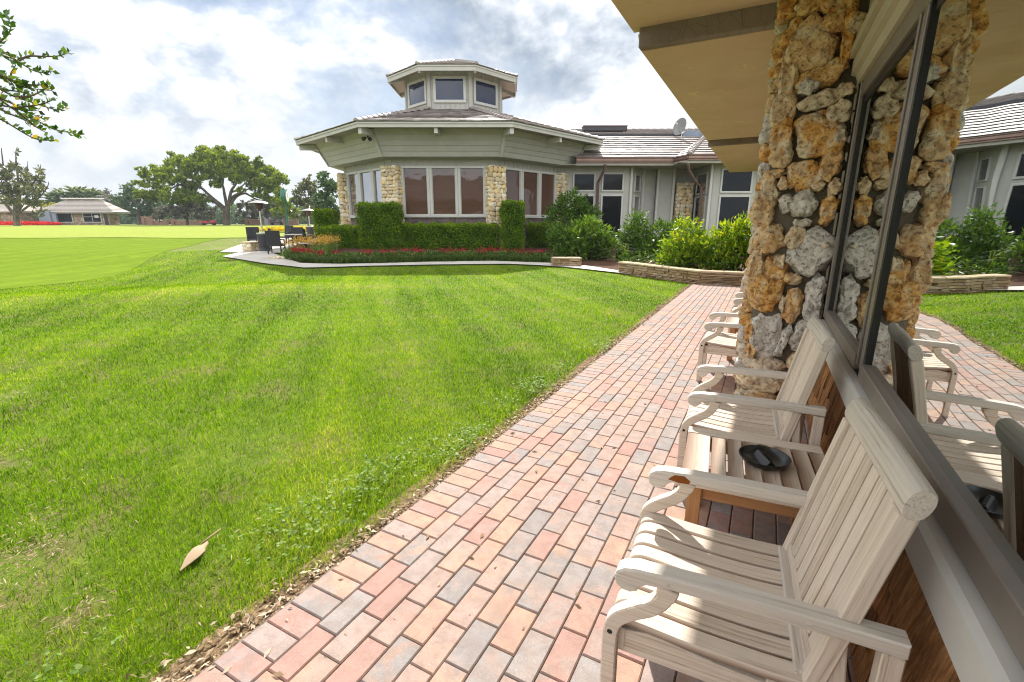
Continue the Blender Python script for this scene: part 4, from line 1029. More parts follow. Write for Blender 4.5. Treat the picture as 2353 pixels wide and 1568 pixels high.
def ridge_caps(mb, p, q, r=.11, step=.36):
    p, q = Vector(p), Vector(q); n = max(1, int((q - p).length / step)); d = (q - p) / n; side = d.cross(Vector((0, 0, 1))).normalized(); up = side.cross(d).normalized()
    if up.z < 0: up = -up
    for i in range(n):
        a, b = p + d * i, p + d * (i + 1.12); pr = [(-1, -.1), (-.75, .45), (-.3, .75), (.3, .75), (.75, .45), (1, -.1)]
        vs = [a + side * x * r * 1.12 + up * (y * r * .9 + .035) for x, y in pr] + [b + side * x * r * .9 + up * (y * r * .7 + .012) for x, y in pr]
        mb.add(vs, [(k, k + 1, k + 7, k + 6) for k in range(5)] + [(0, 5, 4, 3, 2, 1)], RNG.random())
def pane_glass(name, col, gl, rough=.02, wob=.03):
    t = NT(name); nn = t.bump(t.noise(t.co(), .9, 2, .5, .6), wob, 1.0)
    a = t.bsdf(col, .3, .05); g = t.node('ShaderNodeBsdfGlossy'); g.inputs['Roughness'].default_value = rough; t.link(nn, g.inputs['Normal']); g.inputs['Color'].default_value = (.9, .92, .95, 1)
    lw = t.node('ShaderNodeLayerWeight'); lw.inputs['Blend'].default_value = .15
    fac = t.math('ADD', t.math('MULTIPLY', lw.outputs['Fresnel'], .5), gl)
    m = t.node('ShaderNodeMixShader'); t.link(t.math('MINIMUM', fac, .95), m.inputs[0]); t.link(a, m.inputs[1]); t.link(g.outputs[0], m.inputs[2]); return t.done(m.outputs[0])
M['pane_brown'] = pane_glass('pane_with_brown_blind', (.085, .043, .028), .05, .012, .014)
M['pane_dark'] = pane_glass('dark_pane', (.005, .006, .008), .008, .02, .012)
M['pane_blue'] = pane_glass('blue_tint_pane', (.014, .020, .048), .04, .03, .01)
ca, cdp = -3.25, 29.5
gz = .38
PBP = PW(ca, cdp, gz)
pav = tag(empty('dining_pavilion', PBP, YAW), 'octagonal dining pavilion with stone columns, sloping siding band and rooftop cupola', 'building')
def oc(A, z, k, off=0.0):                    # k-th corner of an octagon, corner 0 and 1 bound the face towards the viewer
    R_ = A / math.cos(math.pi / 8); th = -math.pi / 2 - math.pi / 8 + k * math.pi / 4 + off
    return Vector((R_ * math.cos(th), R_ * math.sin(th), z - gz))
AW = 5.95
def face_frame(k, A):
    a, b = oc(A, 0, k), oc(A, 0, k + 1); a.z = b.z = 0; x = (b - a).normalized(); nrm = Vector((x.y, -x.x, 0)); return a, b, x, nrm
# walls above and below the windows, one ring
mb = MB(); ins = .06
for k in range(8):
    a, b, x, nrm = face_frame(k, AW - ins)
    for z0, z1 in ((.0, 2.02), (4.24, 5.0)):
        mb.quad(a + Vector((0, 0, z0 - gz)), b + Vector((0, 0, z0 - gz)), b + Vector((0, 0, z1 - gz)), a + Vector((0, 0, z1 - gz)))
    L = (b - a).length; s = .4
    while s < L - .3:
        mb.box(a + x * s + nrm * .008 + Vector((0, 0, 4.48 - gz)), (.018, .03, .55), Matrix((x, nrm, Vector((0, 0, 1)))).transposed()) if False else None
        s += .3
    s = 0
    n = int(L / .29)
    for i in range(n):
        mb.box(a + x * ((i + .5) * L / n) + nrm * .010 + Vector((0, 0, 4.45 - gz)), (L / n - .022, .02, .42), Matrix((x, nrm, Vector((0, 0, 1)))).transposed(), .004)
    if k in (2, 3, 4, 5, 6): mb.quad(a + Vector((0, 0, 2.02 - gz)), b + Vector((0, 0, 2.02 - gz)), b + Vector((0, 0, 4.24 - gz)), a + Vector((0, 0, 4.24 - gz)))
mb.build('wall', M['siding'], pav)
# shingled skirt
mb = MB(); rr = random.Random(12)
for k in (7, 0, 1):
    a, b, x, nrm = face_frame(k, AW - ins); L = (b - a).length; Mx = Matrix((x, nrm, Vector((0, 0, 1)))).transposed()
    for row in range(9):
        s = 0; z = .15 + row * .2
        while s < L:
            w = min(rr.uniform(.12, .3), L - s); mb.box(a + x * (s + w / 2) + nrm * (.03 + .004 * rr.random()) + Vector((0, 0, z + .1 - gz)), (w - .008, .03, .196), Mx @ Matrix.Rotation(-.08, 3, 'X')); s += w
mb.build('shingle_skirt', M['shingle_old'], pav)
# windows, three to a face
for k in (7, 0, 1):
    a, b, x, nrm = face_frame(k, AW - .02); L = (b - a).length; Mx = Matrix((x, nrm, Vector((0, 0, 1)))).transposed()
    x0, x1 = .44, L - .44; w = (x1 - x0) / 3
    for i in range(3):
        s0, s1 = x0 + i * w, x0 + (i + 1) * w; c = a + x * ((s0 + s1) / 2); z0, z1 = 1.98, 4.28
        mb = MB(); fw = .125
        for zz, hh in ((z0 + .05, .10), (z1 - .055, .11)): mb.box(c + Vector((0, 0, zz - gz)) + nrm * .02, (w - .004, .12, hh), Mx, .012)
        for sg in (-1, 1): mb.box(c + x * sg * (w / 2 - fw / 2) + Vector((0, 0, (z0 + z1) / 2 - gz)) + nrm * .018, (fw - .004, .11, z1 - z0 - .21), Mx, .012); mb.box(c + x * sg * (w / 2 - fw - .012) + Vector((0, 0, (z0 + z1) / 2 - gz)) - nrm * .01, (.022, .08, z1 - z0 - .21), Mx)
        f = mb.build('window', M['trim'], pav)
        mb = MB(); mb.box(c + Vector((0, 0, (z0 + z1) / 2 - gz)) - nrm * .03, (w - 2 * fw, .012, z1 - z0 - .2), Mx); mb.build('pane', M['pane_dark'] if k == 7 else M['pane_brown'], f)
    mb = MB(); mb.box((a + b) / 2 + nrm * .05 + Vector((0, 0, 1.95 - gz)), (L - .85, .11, .05), Mx, .01); mb.build('sill', M['trim'], pav)
# stone columns on the corners
def veneer_column(name, base, w, dpt, z0, z1, rz, seed, parent, hs=(.13, .26)):
    rr = random.Random(seed); V, Fc, Rn = [], [], []; c, s = math.cos(rz), math.sin(rz); ux, uy = Vector((c, s, 0)), Vector((-s, c, 0))
    for un, ul, W_, Dd in ((-uy, ux, w, dpt), (-ux, -uy, dpt, w), (ux, uy, dpt, w), (uy, -ux, w, dpt)):
        z = z0
        while z < z1 - .05:
            h = min(rr.uniform(*hs), z1 - z); p = -W_ / 2; 
            while p < W_ / 2 - .03:
                q = min(rr.uniform(.14, .36), W_ / 2 - p); q = q if W_ / 2 - p - q > .08 else W_ / 2 - p
                coral_stone(V, Fc, Rn, base + ul * (p + q / 2) + un * (Dd / 2 - .02) + Vector((0, 0, z + h / 2)), q * .53, h * .55, rr.uniform(.045, .10), rr.uniform(-14, 14), rr.random(), rr.random() * 300, 2, ul, Vector((0, 0, 1)), un, .66); p += q
            z += h
    o = raw_mesh(name, V, Fc, M['veneer'], parent, rnd=Rn, smooth=50)
    mb = MB(); mb.box(base + Vector((0, 0, (z0 + z1) / 2)), (w - .06, dpt - .06, z1 - z0), Matrix((ux, uy, Vector((0, 0, 1)))).transposed()); mb.build('mortar_core', M['mortar'], o)
    return o
for k in (7, 0, 1, 2):
    p = oc(AW + .02, 0, k); th = math.atan2(p.y, p.x) + math.pi / 2; veneer_column('stone_column', Vector((p.x, p.y, 0)), .84, .5, -gz - .05 + .1, 4.27 - gz, th, 20 + k, pav)
# the sloping siding band: boards, corner trims, bottom lip and its underside
Ab, zb, At_, zt = 6.55, 4.60, 7.15, 5.70
mb = MB(); tr_ = MB()
for k in range(8):
    nb_ = 5
    for i in range(nb_):
        f0, f1 = i / nb_, (i + 1) / nb_; A0, A1 = Ab + (At_ - Ab) * f0, Ab + (At_ - Ab) * f1; z0, z1 = zb + (zt - zb) * f0, zb + (zt - zb) * f1
        l = .028 if i else .05
        a0, b0_, b1_, a1 = oc(A0 + l, z0 + .012, k), oc(A0 + l, z0 + .012, k + 1), oc(A1 + .004, z1, k + 1), oc(A1 + .004, z1, k)
        mb.add([a0, b0_, b1_, a1], [(0, 1, 2, 3)], RNG.random()); mb.add([oc(A0 - .01, z0, k), oc(A0 - .01, z0, k + 1), b0_, a0], [(0, 1, 2, 3)], RNG.random())
    p, q = oc(Ab + .045, zb, k), oc(At_ + .03, zt - .02, k)
    tr_.bar(p, q, .17, .05, .006, up=Vector((p.x, p.y, 0)).normalized())
    mb.add([oc(AW - .2, zb - .02, k), oc(AW - .2, zb - .02, k + 1), oc(Ab + .0, zb, k + 1), oc(Ab + .0, zb, k)], [(0, 1, 2, 3)], RNG.random())
mb.build('siding_band', M['siding'], pav); tr_.build('corner_trim', M['fascia'], pav)
# eave: soffit, fascia, rafter ends
Ae, zf0, zf1 = 7.98, 5.60, 5.80
mb = MB()
for k in range(8): mb.add([oc(At_ - .1, zf0 + .10, k), oc(At_ - .1, zf0 + .10, k + 1), oc(Ae - .03, zf0 + .03, k + 1), oc(Ae - .03, zf0 + .03, k)], [(0, 1, 2, 3)], RNG.random())
mb.build('soffit', M['siding_dark'], pav)
mb = MB()
for k in range(8):
    for A, z0, z1, th in ((Ae, zf0, zf1 - .055, .05), (Ae + .03, zf1 - .06, zf1 + .01, .09)):
        mb.add([oc(A, z0, k), oc(A, z0, k + 1), oc(A, z1, k + 1), oc(A, z1, k), oc(A - th, z0, k), oc(A - th, z0, k + 1), oc(A - th, z1, k + 1), oc(A - th, z1, k)], [(0, 1, 2, 3), (4, 7, 6, 5), (0, 4, 5, 1), (3, 2, 6, 7)], RNG.random())
mb.build('fascia', M['fascia'], pav)
for k in (7, 0, 1):
    a, b, x, nrm = face_frame(k, Ae - .1); m = (a + b) / 2
    mb = MB(); mb.bar(m + Vector((0, 0, 5.50 - gz)), m - nrm * .85 + Vector((0, 0, 5.53 - gz)), .15, .24, .008); mb.build('rafter_end', M['trim'], pav)
for k in (7, 0, 1, 2):
    p = oc(Ae - .12, 5.49, k); q = oc(At_ - .1, 5.53, k); mb = MB(); mb.bar(p, q, .17, .26, .008); mb.build('rafter_end', M['trim'], pav)
# roof tiles and hips
mb = MB(); hp = MB(); Ac, zc = 2.50, 7.50
for k in range(8):
    tiled(mb, oc(Ae + .06, zf1 + .02, k), oc(Ae + .06, zf1 + .02, k + 1), oc(Ac, zc, k), oc(Ac, zc, k + 1), 10, .05); 
rf = mb.build('roof', M['tile'], pav)
for k in range(8):
    hp = MB(); ridge_caps(hp, oc(Ae + .05, zf1 + .04, k), oc(Ac + .1, zc + .02, k), .13, .38); hp.build('hip_tile', M['tile'], rf)
# cupola
cw = MB(); Aq = 2.55
for k in range(8):
    a, b, x, nrm = face_frame(k, Aq); L = (b - a).length; Mx = Matrix((x, nrm, Vector((0, 0, 1)))).transposed(); n = 8
    for i in range(n):
        mb_c = a + x * ((i + .5) * L / n); cw.box(mb_c + Vector((0, 0, 7.62 - gz)) , (L / n - .014, .05, .7), Mx, .006); cw.box(mb_c + Vector((0, 0, 9.22 - gz)), (L / n - .014, .05, .60), Mx, .006)
        if i in (0, 7): cw.box(mb_c + Vector((0, 0, 8.42 - gz)), (L / n - .014, .05, .98), Mx, .006)
    cw.quad(a + Vector((0, 0, 7.2 - gz)) - nrm * .02, b + Vector((0, 0, 7.2 - gz)) - nrm * .02, b + Vector((0, 0, 9.5 - gz)) - nrm * .02, a + Vector((0, 0, 9.5 - gz)) - nrm * .02)
    p = oc(Aq + .02, 0, k); th = math.atan2(p.y, p.x); cw.box(Vector((p.x, p.y, 8.35 - gz)), (.16, .20, 2.2), Matrix.Rotation(th, 3, 'Z'), .01)
cup = cw.build('cupola', M['siding'], pav)
for k in range(8):
    a, b, x, nrm = face_frame(k, Aq); L = (b - a).length; Mx = Matrix((x, nrm, Vector((0, 0, 1)))).transposed(); c = (a + b) / 2 + nrm * .03
    z0, z1, hw = 7.78, 9.06, L / 2 - .20; fw = .14; mb = MB()
    for zz in (z0 + fw / 2, z1 - fw / 2): mb.box(c + Vector((0, 0, zz - gz)), (hw * 2, .14, fw), Mx, .012)
    for sg in (-1, 1): mb.box(c + x * sg * (hw - fw / 2) + Vector((0, 0, (z0 + z1) / 2 - gz)), (fw, .135, z1 - z0 - 2 * fw), Mx, .012)
    mb.build('cupola_window_frame', M['trim'], cup)
    mb = MB(); mb.box(c + Vector((0, 0, (z0 + z1) / 2 - gz)) + nrm * .01, (hw * 2 - 2 * fw, .02, z1 - z0 - 2 * fw), Mx); mb.build('cupola_pane', M['pane_blue'], cup)
Ao = 3.48; mb = MB(); sf = MB(); tl = MB()
for k in range(8):
    for A, z0, z1, th in ((Ao, 9.05, 9.25, .05), (Ao + .03, 9.24, 9.31, .09)):
        mb.add([oc(A, z0, k), oc(A, z0, k + 1), oc(A, z1, k + 1), oc(A, z1, k), oc(A - th, z0, k), oc(A - th, z0, k + 1), oc(A - th, z1, k + 1), oc(A - th, z1, k)], [(0, 1, 2, 3), (4, 7, 6, 5), (0, 4, 5, 1), (3, 2, 6, 7)], RNG.random())
    sf.add([oc(Aq - .05, 9.46, k), oc(Aq - .05, 9.46, k + 1), oc(Ao - .03, 9.16, k + 1), oc(Ao - .03, 9.16, k)], [(0, 1, 2, 3)], RNG.random())
    p, q = oc(Ao - .06, 9.06, k), oc(Aq - .05, 9.38, k); mb.bar(p, q, .13, .18, .006)
    tiled(tl, oc(Ao + .05, 9.32, k), oc(Ao + .05, 9.32, k + 1), oc(.04, 10.50, k), oc(.04, 10.50, k + 1), 6, .05); ridge_caps(tl, oc(Ao + .04, 9.34, k), oc(.12, 10.48, k), .13, .38)
mb.build('cupola_fascia', M['fascia'], cup); sf.build('cupola_soffit', plain('cupola_soffit_board', (.46, .36, .29), .6, .3, var=.1), cup); tl.build('cupola_roof', M['tile'], cup)
# security floodlight hung on the band
p = at(845, 318, 22.45); sec = tag(empty('floodlight', p, YAW), 'black twin-head security floodlight under the pavilion eave', 'floodlight')
mb = MB(); mb.box((.02, .7, .055), (.10, .08, .12), None, .01); mb.tube([(.0, .1, .08), (.0, -.02, .10), (0, -.06, .02)], .025); mb.build('bracket', M['black'], sec)
for sg, dx in ((-1, -.12), (1, .10)):
    mb = MB(); mb.lathe([(.0, -.10), (.05, -.09), (.06, -.02), (.085, .06), (.09, .10), (.075, .10), (.0, .07)], n=16); Mx = Matrix.Rotation(R(120), 4, 'X') @ Matrix.Rotation(R(25 * sg), 4, 'Y'); mb.v = [tuple(Mx @ Vector(q) + Vector((dx, -.08, -.02))) for q in mb.v]; mb.build('lamp_head', M['black'], sec, 50)

# ================================================================== LODGE WING TO THE RIGHT
wz = .35
WB = PW(7, 27, wz); wing = tag(empty('lodge_wing', WB, YAW), 'long taupe lodge wing with tall dark windows and pale striped tile roof', 'building')
def L_(a, d, z): return Vector((a - 7, d - 27, z - wz))
def wallq(mb, a0, d0, a1, d1, z0, z1, t=.16):
    p, q = L_(a0, d0, 0), L_(a1, d1, 0); p.z = q.z = 0; x = (q - p).normalized(); nrm = Vector((x.y, -x.x, 0))
    mb.slab([p + Vector((0, 0, z0 - wz)), q + Vector((0, 0, z0 - wz)), q + Vector((0, 0, z1 - wz)), p + Vector((0, 0, z1 - wz))], -nrm * t)
def wframe(a0, d0, a1, d1, z0, z1, mat='pane_dark', fw=.09):
    p, q = L_(a0, d0, 0), L_(a1, d1, 0); p.z = q.z = 0; x = (q - p).normalized(); nrm = Vector((x.y, -x.x, 0)); Mx = Matrix((x, nrm, Vector((0, 0, 1)))).transposed(); L = (q - p).length; c = (p + q) / 2
    mb = MB()
    for zz in (z0 - fw / 2, z1 + fw / 2): mb.box(c + nrm * .02 + Vector((0, 0, zz - wz)), (L + 2 * fw, .10, fw), Mx, .01)
    for sg in (-1, 1): mb.box(c + nrm * .02 + x * sg * (L / 2 + fw / 2) + Vector((0, 0, (z0 + z1) / 2 - wz)), (fw, .095, z1 - z0 - .002), Mx, .01)
    f = mb.build('window', M['trim'], wing); mb = MB(); mb.box(c + nrm * .012 + Vector((0, 0, (z0 + z1) / 2 - wz)), (L, .02, z1 - z0), Mx); mb.build('pane', M[mat], f)
mb = MB()
wallq(mb, 2.4, 27, 6.55, 27, 0.0, 5.1); wallq(mb, 6.55, 27.0, 7.45, 28.3, 0.0, 5.2); wallq(mb, 7.50, 28.3, 8.22, 28.3, 0, 5.2); wallq(mb, 8.30, 28.0, 9.12, 28.0, 0, 5.2); wallq(mb, 8.2, 28.4, 10.5, 28.4, 0, 5.2)
wallq(mb, 10.42, 28.4, 10.42, 26.0, 0.0, 5.2); wallq(mb, 10.42, 26.0, 17.0, 26.0, 0.0, 5.2)
# raised battens on the vertical boards
for a0, a1, d in ((2.4, 6.5, 27), (7.55, 8.2, 28.3), (8.35, 9.1, 28.0), (10.5, 17, 26)):
    a = a0 + .1
    while a < a1: mb.box(L_(a, d - .008, 4.45), (.02, .016, .3)); a += .3
mb.build('wall', M['siding'], wing)
mb = MB()
for a, d in ((6.50, 26.96), (7.52, 28.25), (8.26, 27.96), (9.14, 27.95), (10.44, 25.96)): mb.box(L_(a, d, 2.55), (.13, .13, 4.7), None, .01)
mb.build('corner_trim', M['trim'], wing)
for a0, a1 in ((3.40, 4.47), (4.98, 6.02)):
    wframe(a0, 27, a1, 27, 3.43, 4.24); wframe(a0, 27, a1, 27, .9, 3.10)
wframe(6.80, 27.36, 7.22, 27.97, 3.43, 4.24, fw=.07); wframe(6.80, 27.36, 7.22, 27.97, .9, 3.10, fw=.07)
wframe(10.42, 27.75, 10.42, 26.40, 3.28, 4.22); wframe(10.42, 27.75, 10.42, 26.40, .9, 3.02)
for a0, a1 in ((11.05, 12.55), (12.95, 14.45), (14.85, 16.2)):
    wframe(a0, 26, a1, 26, 3.30, 4.35); wframe(a0, 26, a1, 26, .9, 3.00)
veneer_column('stone_column', L_(9.78, 27.95, 0), .86, .5, 0.0 - wz + .1, 4.22 - wz, 0, 61, wing)
# eaves, gutter
mb = MB()
EV = [(3.35, 26.0), (8.42, 26.0), (8.80, 24.95), (18.0, 24.95)]
for (a0, d0), (a1, d1) in zip(EV, EV[1:]):
    p, q = L_(a0, d0, 4.86), L_(a1, d1, 4.86); x = (q - p).normalized(); nrm = Vector((x.y, -x.x, 0)); Mx = Matrix((x, nrm, Vector((0, 0, 1)))).transposed(); L = (q - p).length; c = (p + q) / 2
    mb.box(c, (L + .04, .13, .14), Mx, .02); mb.box(c + Vector((0, 0, .085)) + nrm * .012, (L + .06, .17, .035), Mx, .008); mb.box(c + Vector((0, 0, -.10)) - nrm * .03, (L, .06, .08), Mx, .01)
mb.build('gutter', M['copper'], wing)
mb = MB()
for (a0, d0), (a1, d1) in zip(EV, EV[1:]):
    p, q = L_(a0, d0 + .1, 4.66), L_(a1, d1 + .1, 4.66); x = (q - p).normalized(); nrm = Vector((x.y, -x.x, 0)); Mx = Matrix((x, nrm, Vector((0, 0, 1)))).transposed(); mb.box((p + q) / 2, ((q - p).length, .05, .15), Mx, .01)
mb.slab([L_(2.4, 26.1, 4.62), L_(8.4, 26.1, 4.62), L_(8.4, 29, 4.62), L_(2.4, 29, 4.62)], (0, 0, .04)); mb.slab([L_(8.42, 25.1, 4.625), L_(18, 25.1, 4.625), L_(18, 29, 4.625), L_(8.42, 29, 4.625)], (0, 0, .04))
mb.build('soffit', M['siding_dark'], wing)
mb = MB(); s_ = (6.84 - 4.98) / 5.0
tiled(mb, L_(3.2, 25.98, 4.97), L_(8.42, 25.98, 4.97), L_(2.0, 31, 6.84), L_(12.2, 31, 6.84), 10, .055)
tiled(mb, L_(8.80, 24.93, 4.97), L_(18.0, 24.93, 4.97), L_(12.0, 31.0, 7.03), L_(18.0, 31.0, 7.03), 11, .055)
tiled(mb, L_(8.42, 25.98, 4.97), L_(8.80, 24.93, 4.97), L_(12.0, 31.0, 6.98), L_(12.02, 31.0, 7.03), 11, .05)
tiled(mb, L_(-1, 31.3, 7.02), L_(18, 31.3, 7.02), L_(-1, 36, 8.10), L_(18, 36, 8.10), 7, .055)
ridge_caps(mb, L_(-1, 36, 8.1), L_(18, 36, 8.1), .13, .5)
rf = mb.build('roof', M['tile'], wing)
mb = MB(); ridge_caps(mb, L_(8.80, 24.93, 5.0), L_(12.0, 31.0, 7.05), .14, .42); mb.build('hip_tile', M['tile'], rf)
mb = MB(); mb.box(L_(8.5, 31.15, 6.93), (19, .3, .13)); mb.slab([L_(-1, 36, 8.08), L_(18, 36, 8.08), L_(18, 42, 6.5), L_(-1, 42, 6.5)], (0, 0, .05)); mb.box(L_(8.5, 33.5, 5.8), (18.9, 4.4, 1.6)); mb.build('roof_step', M['duct'], rf)
def pipe(pts, r, name='downspout'):
    mb = MB(); mb.tube([Vector(p) for p in pts], r, 10); mb.build(name, M['pipe'], wing, 50)
def q_(u, v, D): a, d, z = aP(u, v, D); return L_(a, d, z)
pipe([q_(1391, 378, 25.95), q_(1390, 388, 26.0), q_(1378, 412, 26.75), q_(1374, 420, 26.85), L_(4.72, 26.86, .4)], .075)
pipe([q_(1581, 377, 25.0), q_(1583, 392, 25.1), q_(1600, 420, 26.0), q_(1612, 430, 26.2), L_(10.18, 26.3, .4)], .075)
# rooftop things
p = at(1437, 301, 33.0); aa, dd = toP(p.x, p.y)
du = tag(empty('roof_panel', PW(6.0, 33, 7.40), YAW), 'long dark flat panel mounted near the lodge roof ridge', 'roof panel'); mb = MB(); mb.box((0, 0, .18), (2.8, .9, .30), None, .03); mb.build('casing', M['duct'], du); mb = MB(); mb.box((-1.2, 0, -.05), (.08, .8, .2)); mb.box((1.2, 0, -.05), (.08, .8, .2)); mb.box((0, 0, .345), (2.86, .96, .03), None, .01); mb.build('frame', M['copper'], du)
p = at(1563, 318, 30.8); ds = tag(empty('satellite_dish', p, YAW + R(-62)), 'grey satellite dish on the lodge roof beside the near eave', 'satellite dish')
mb = MB(); mb.lathe([(.0, 0), (.2, .02), (.38, .07), (.50, .13), (.51, .13), (.38, .05), (.2, .0), (.0, -.02)], n=24); Mx = Matrix.Rotation(R(78), 4, 'X'); mb.v = [tuple(Mx @ Vector(q) + Vector((0, 0, .62))) for q in mb.v]; mb.build('dish', M['dishgrey'], ds, 40)
mb = MB(); mb.tube([(0, .1, -.05), (0, .08, .3), (0, .02, .55)], .03); mb.tube([(0, -.05, .4), (.15, -.45, .55), (.2, -.6, .72)], .015); mb.box((.2, -.62, .74), (.10, .12, .08)); mb.build('mast', M['steel'], ds)
p = at(1592, 318, 31.3); sk = tag(empty('roof_skylight', p, YAW), 'low grey domed skylight behind the satellite dish', 'skylight'); mb = MB(); mb.extrude([(-.8, -.25), (-.8, .2), (-.6, .38), (.7, .38), (.95, .2), (.95, -.25)], (0, -.4, 0), (1, 0, 0), (0, 0, 1), (0, 1, 0), .8, .04); mb.build('dome', M['greyhouse'], sk)

# ---- the wing that faces the pavilion from behind the viewer: it shows mirrored in the pavilion panes
RB = PW(-12, -16, 0); rear = tag(empty('rear_wing', RB, YAW), 'long clubhouse wing with pale tiled roof, mirrored in the pavilion windows', 'building')
mb = MB(); mb.box((-4, -3, 2.4), (40, 6, 4.8)); mb.build('wall', M['siding_dark'], rear)
mb = MB(); tiled(mb, (17, 1.6, 4.7), (-25, 1.6, 4.7), (17, -5, 8.0), (-25, -5, 8.0), 18, .09); mb.slab([(17, -5, 7.98), (-25, -5, 7.98), (-25, -11, 5.0), (17, -11, 5.0)], (0, 0, .05)); mb.slab([(17, 1.6, 4.66), (-25, 1.6, 4.66), (-25, -11, 4.66), (17, -11, 4.66)], (0, 0, -.1)); mb.build('roof', M['tile'], rear)
for i in range(9):
    mb = MB(); mb.box((14 - i * 4.4, .03, 2.2), (2.6, .1, 2.6)); f = mb.build('window', M['trim'], rear); mb = MB(); mb.box((14 - i * 4.4, .07, 2.2), (2.3, .06, 2.3)); mb.build('pane', M['pane_dark'], f)
# ================================================================== HEDGES, SHRUBS, BORDERS
rs = np.random.default_rng(21)
def gZ(a, d): q = PW(a, d); return hzf(q.x, q.y)
def hedge(label, a0, a1, d0, dep, ztop, rot=0.0, seed=1, zb=None):
    """clipped hedge block, front face from a0 to a1 at depth d0, dep metres deep"""
    r = np.random.default_rng(seed); w = a1 - a0; ca_, cd2 = (a0 + a1) / 2, d0 + dep / 2; z0 = gZ(ca_, d0) - .02 if zb is None else zb; h = ztop - z0
    base = PW(ca_, cd2, z0); root = tag(empty('hedge', base, YAW + rot), label, 'hedge', 'clipped hedge blocks in front of the pavilion')
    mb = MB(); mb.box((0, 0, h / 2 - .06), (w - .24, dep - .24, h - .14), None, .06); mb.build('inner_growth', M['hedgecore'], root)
    C, T = [], []
    faces = [((0, -1, 0), w, h, lambda u, v: np.stack([u * w / 2, np.full_like(u, -dep / 2), (v + 1) / 2 * h], 1)), ((0, 1, 0), w, h, lambda u, v: np.stack([u * w / 2, np.full_like(u, dep / 2), (v + 1) / 2 * h], 1)),
             ((-1, 0, 0), dep, h, lambda u, v: np.stack([np.full_like(u, -w / 2), u * dep / 2, (v + 1) / 2 * h], 1)), ((1, 0, 0), dep, h, lambda u, v: np.stack([np.full_like(u, w / 2), u * dep / 2, (v + 1) / 2 * h], 1)),
             ((0, 0, 1), w, dep, lambda u, v: np.stack([u * w / 2, v * dep / 2, np.full_like(u, h)], 1))]
    for nrm, ww, hh, f in faces:
        k = int(ww * hh * 1350); u = 2 * r.random(k) - 1; v = 2 * r.random(k) - 1; P = f(u, v); nv = np.array(nrm, float)
        lump = .035 * (np.sin(P[:, 0] * 9 + P[:, 2] * 7) + np.sin(P[:, 2] * 11 + P[:, 1] * 8 + 1)) 
        P = P + nv * (lump - .13 * r.random(k) + .02 * (r.random(k) ** 3) + .045)[:, None]; C.append(P); T.append(nv * .9 + 1.0 * r.normal(size=(k, 3)) + np.array([0, 0, .35]))
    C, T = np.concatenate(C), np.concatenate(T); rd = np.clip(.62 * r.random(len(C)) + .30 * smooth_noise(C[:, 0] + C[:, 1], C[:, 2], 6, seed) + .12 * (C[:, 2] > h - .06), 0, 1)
    leaves('foliage', r, C, T, .078, M['hedge'], root, wid=.48, rnd=rd)
def hspan(u0, u1, D): return aP(u0, 500, D)[0], aP(u1, 500, D)[0]
def ztp(v, D): return aP(1176, v, D)[2]
a0, a1 = hspan(720, 763, 26.6); hedge('narrow clipped hedge block behind the others, leftmost by the first stone column', a0, a1, 26.6, .9, ztp(484, 26.6), 0, 31)
a0, a1 = hspan(732, 826, 23.9); hedge('low clipped hedge left of the tall one, above the red flowers', a0, a1, 23.9, .8, ztp(523, 23.9), R(-18), 32)
a0, a1 = hspan(822, 914, 22.5); hedge('tall broad clipped hedge block covering the second stone column', a0, a1, 22.5, .85, ztp(470, 22.5), 0, 33)
a0, a1 = hspan(923, 1141, 22.75); hedge('long low clipped hedge under the three front pavilion windows', a0, a1, 22.75, .8, ztp(518, 22.75), 0, 34)
a0, a1 = hspan(1154, 1202, 22.4); hedge('tall slim clipped hedge right of the third stone column', a0, a1, 22.4, .75, ztp(465, 22.4), 0, 35)
a0, a1 = hspan(1218, 1285, 24.2); hedge('small dark clipped hedge at the right beside the rounded shrub', a0, a1, 24.2, .8, ztp(516, 24.2), 0, 36)
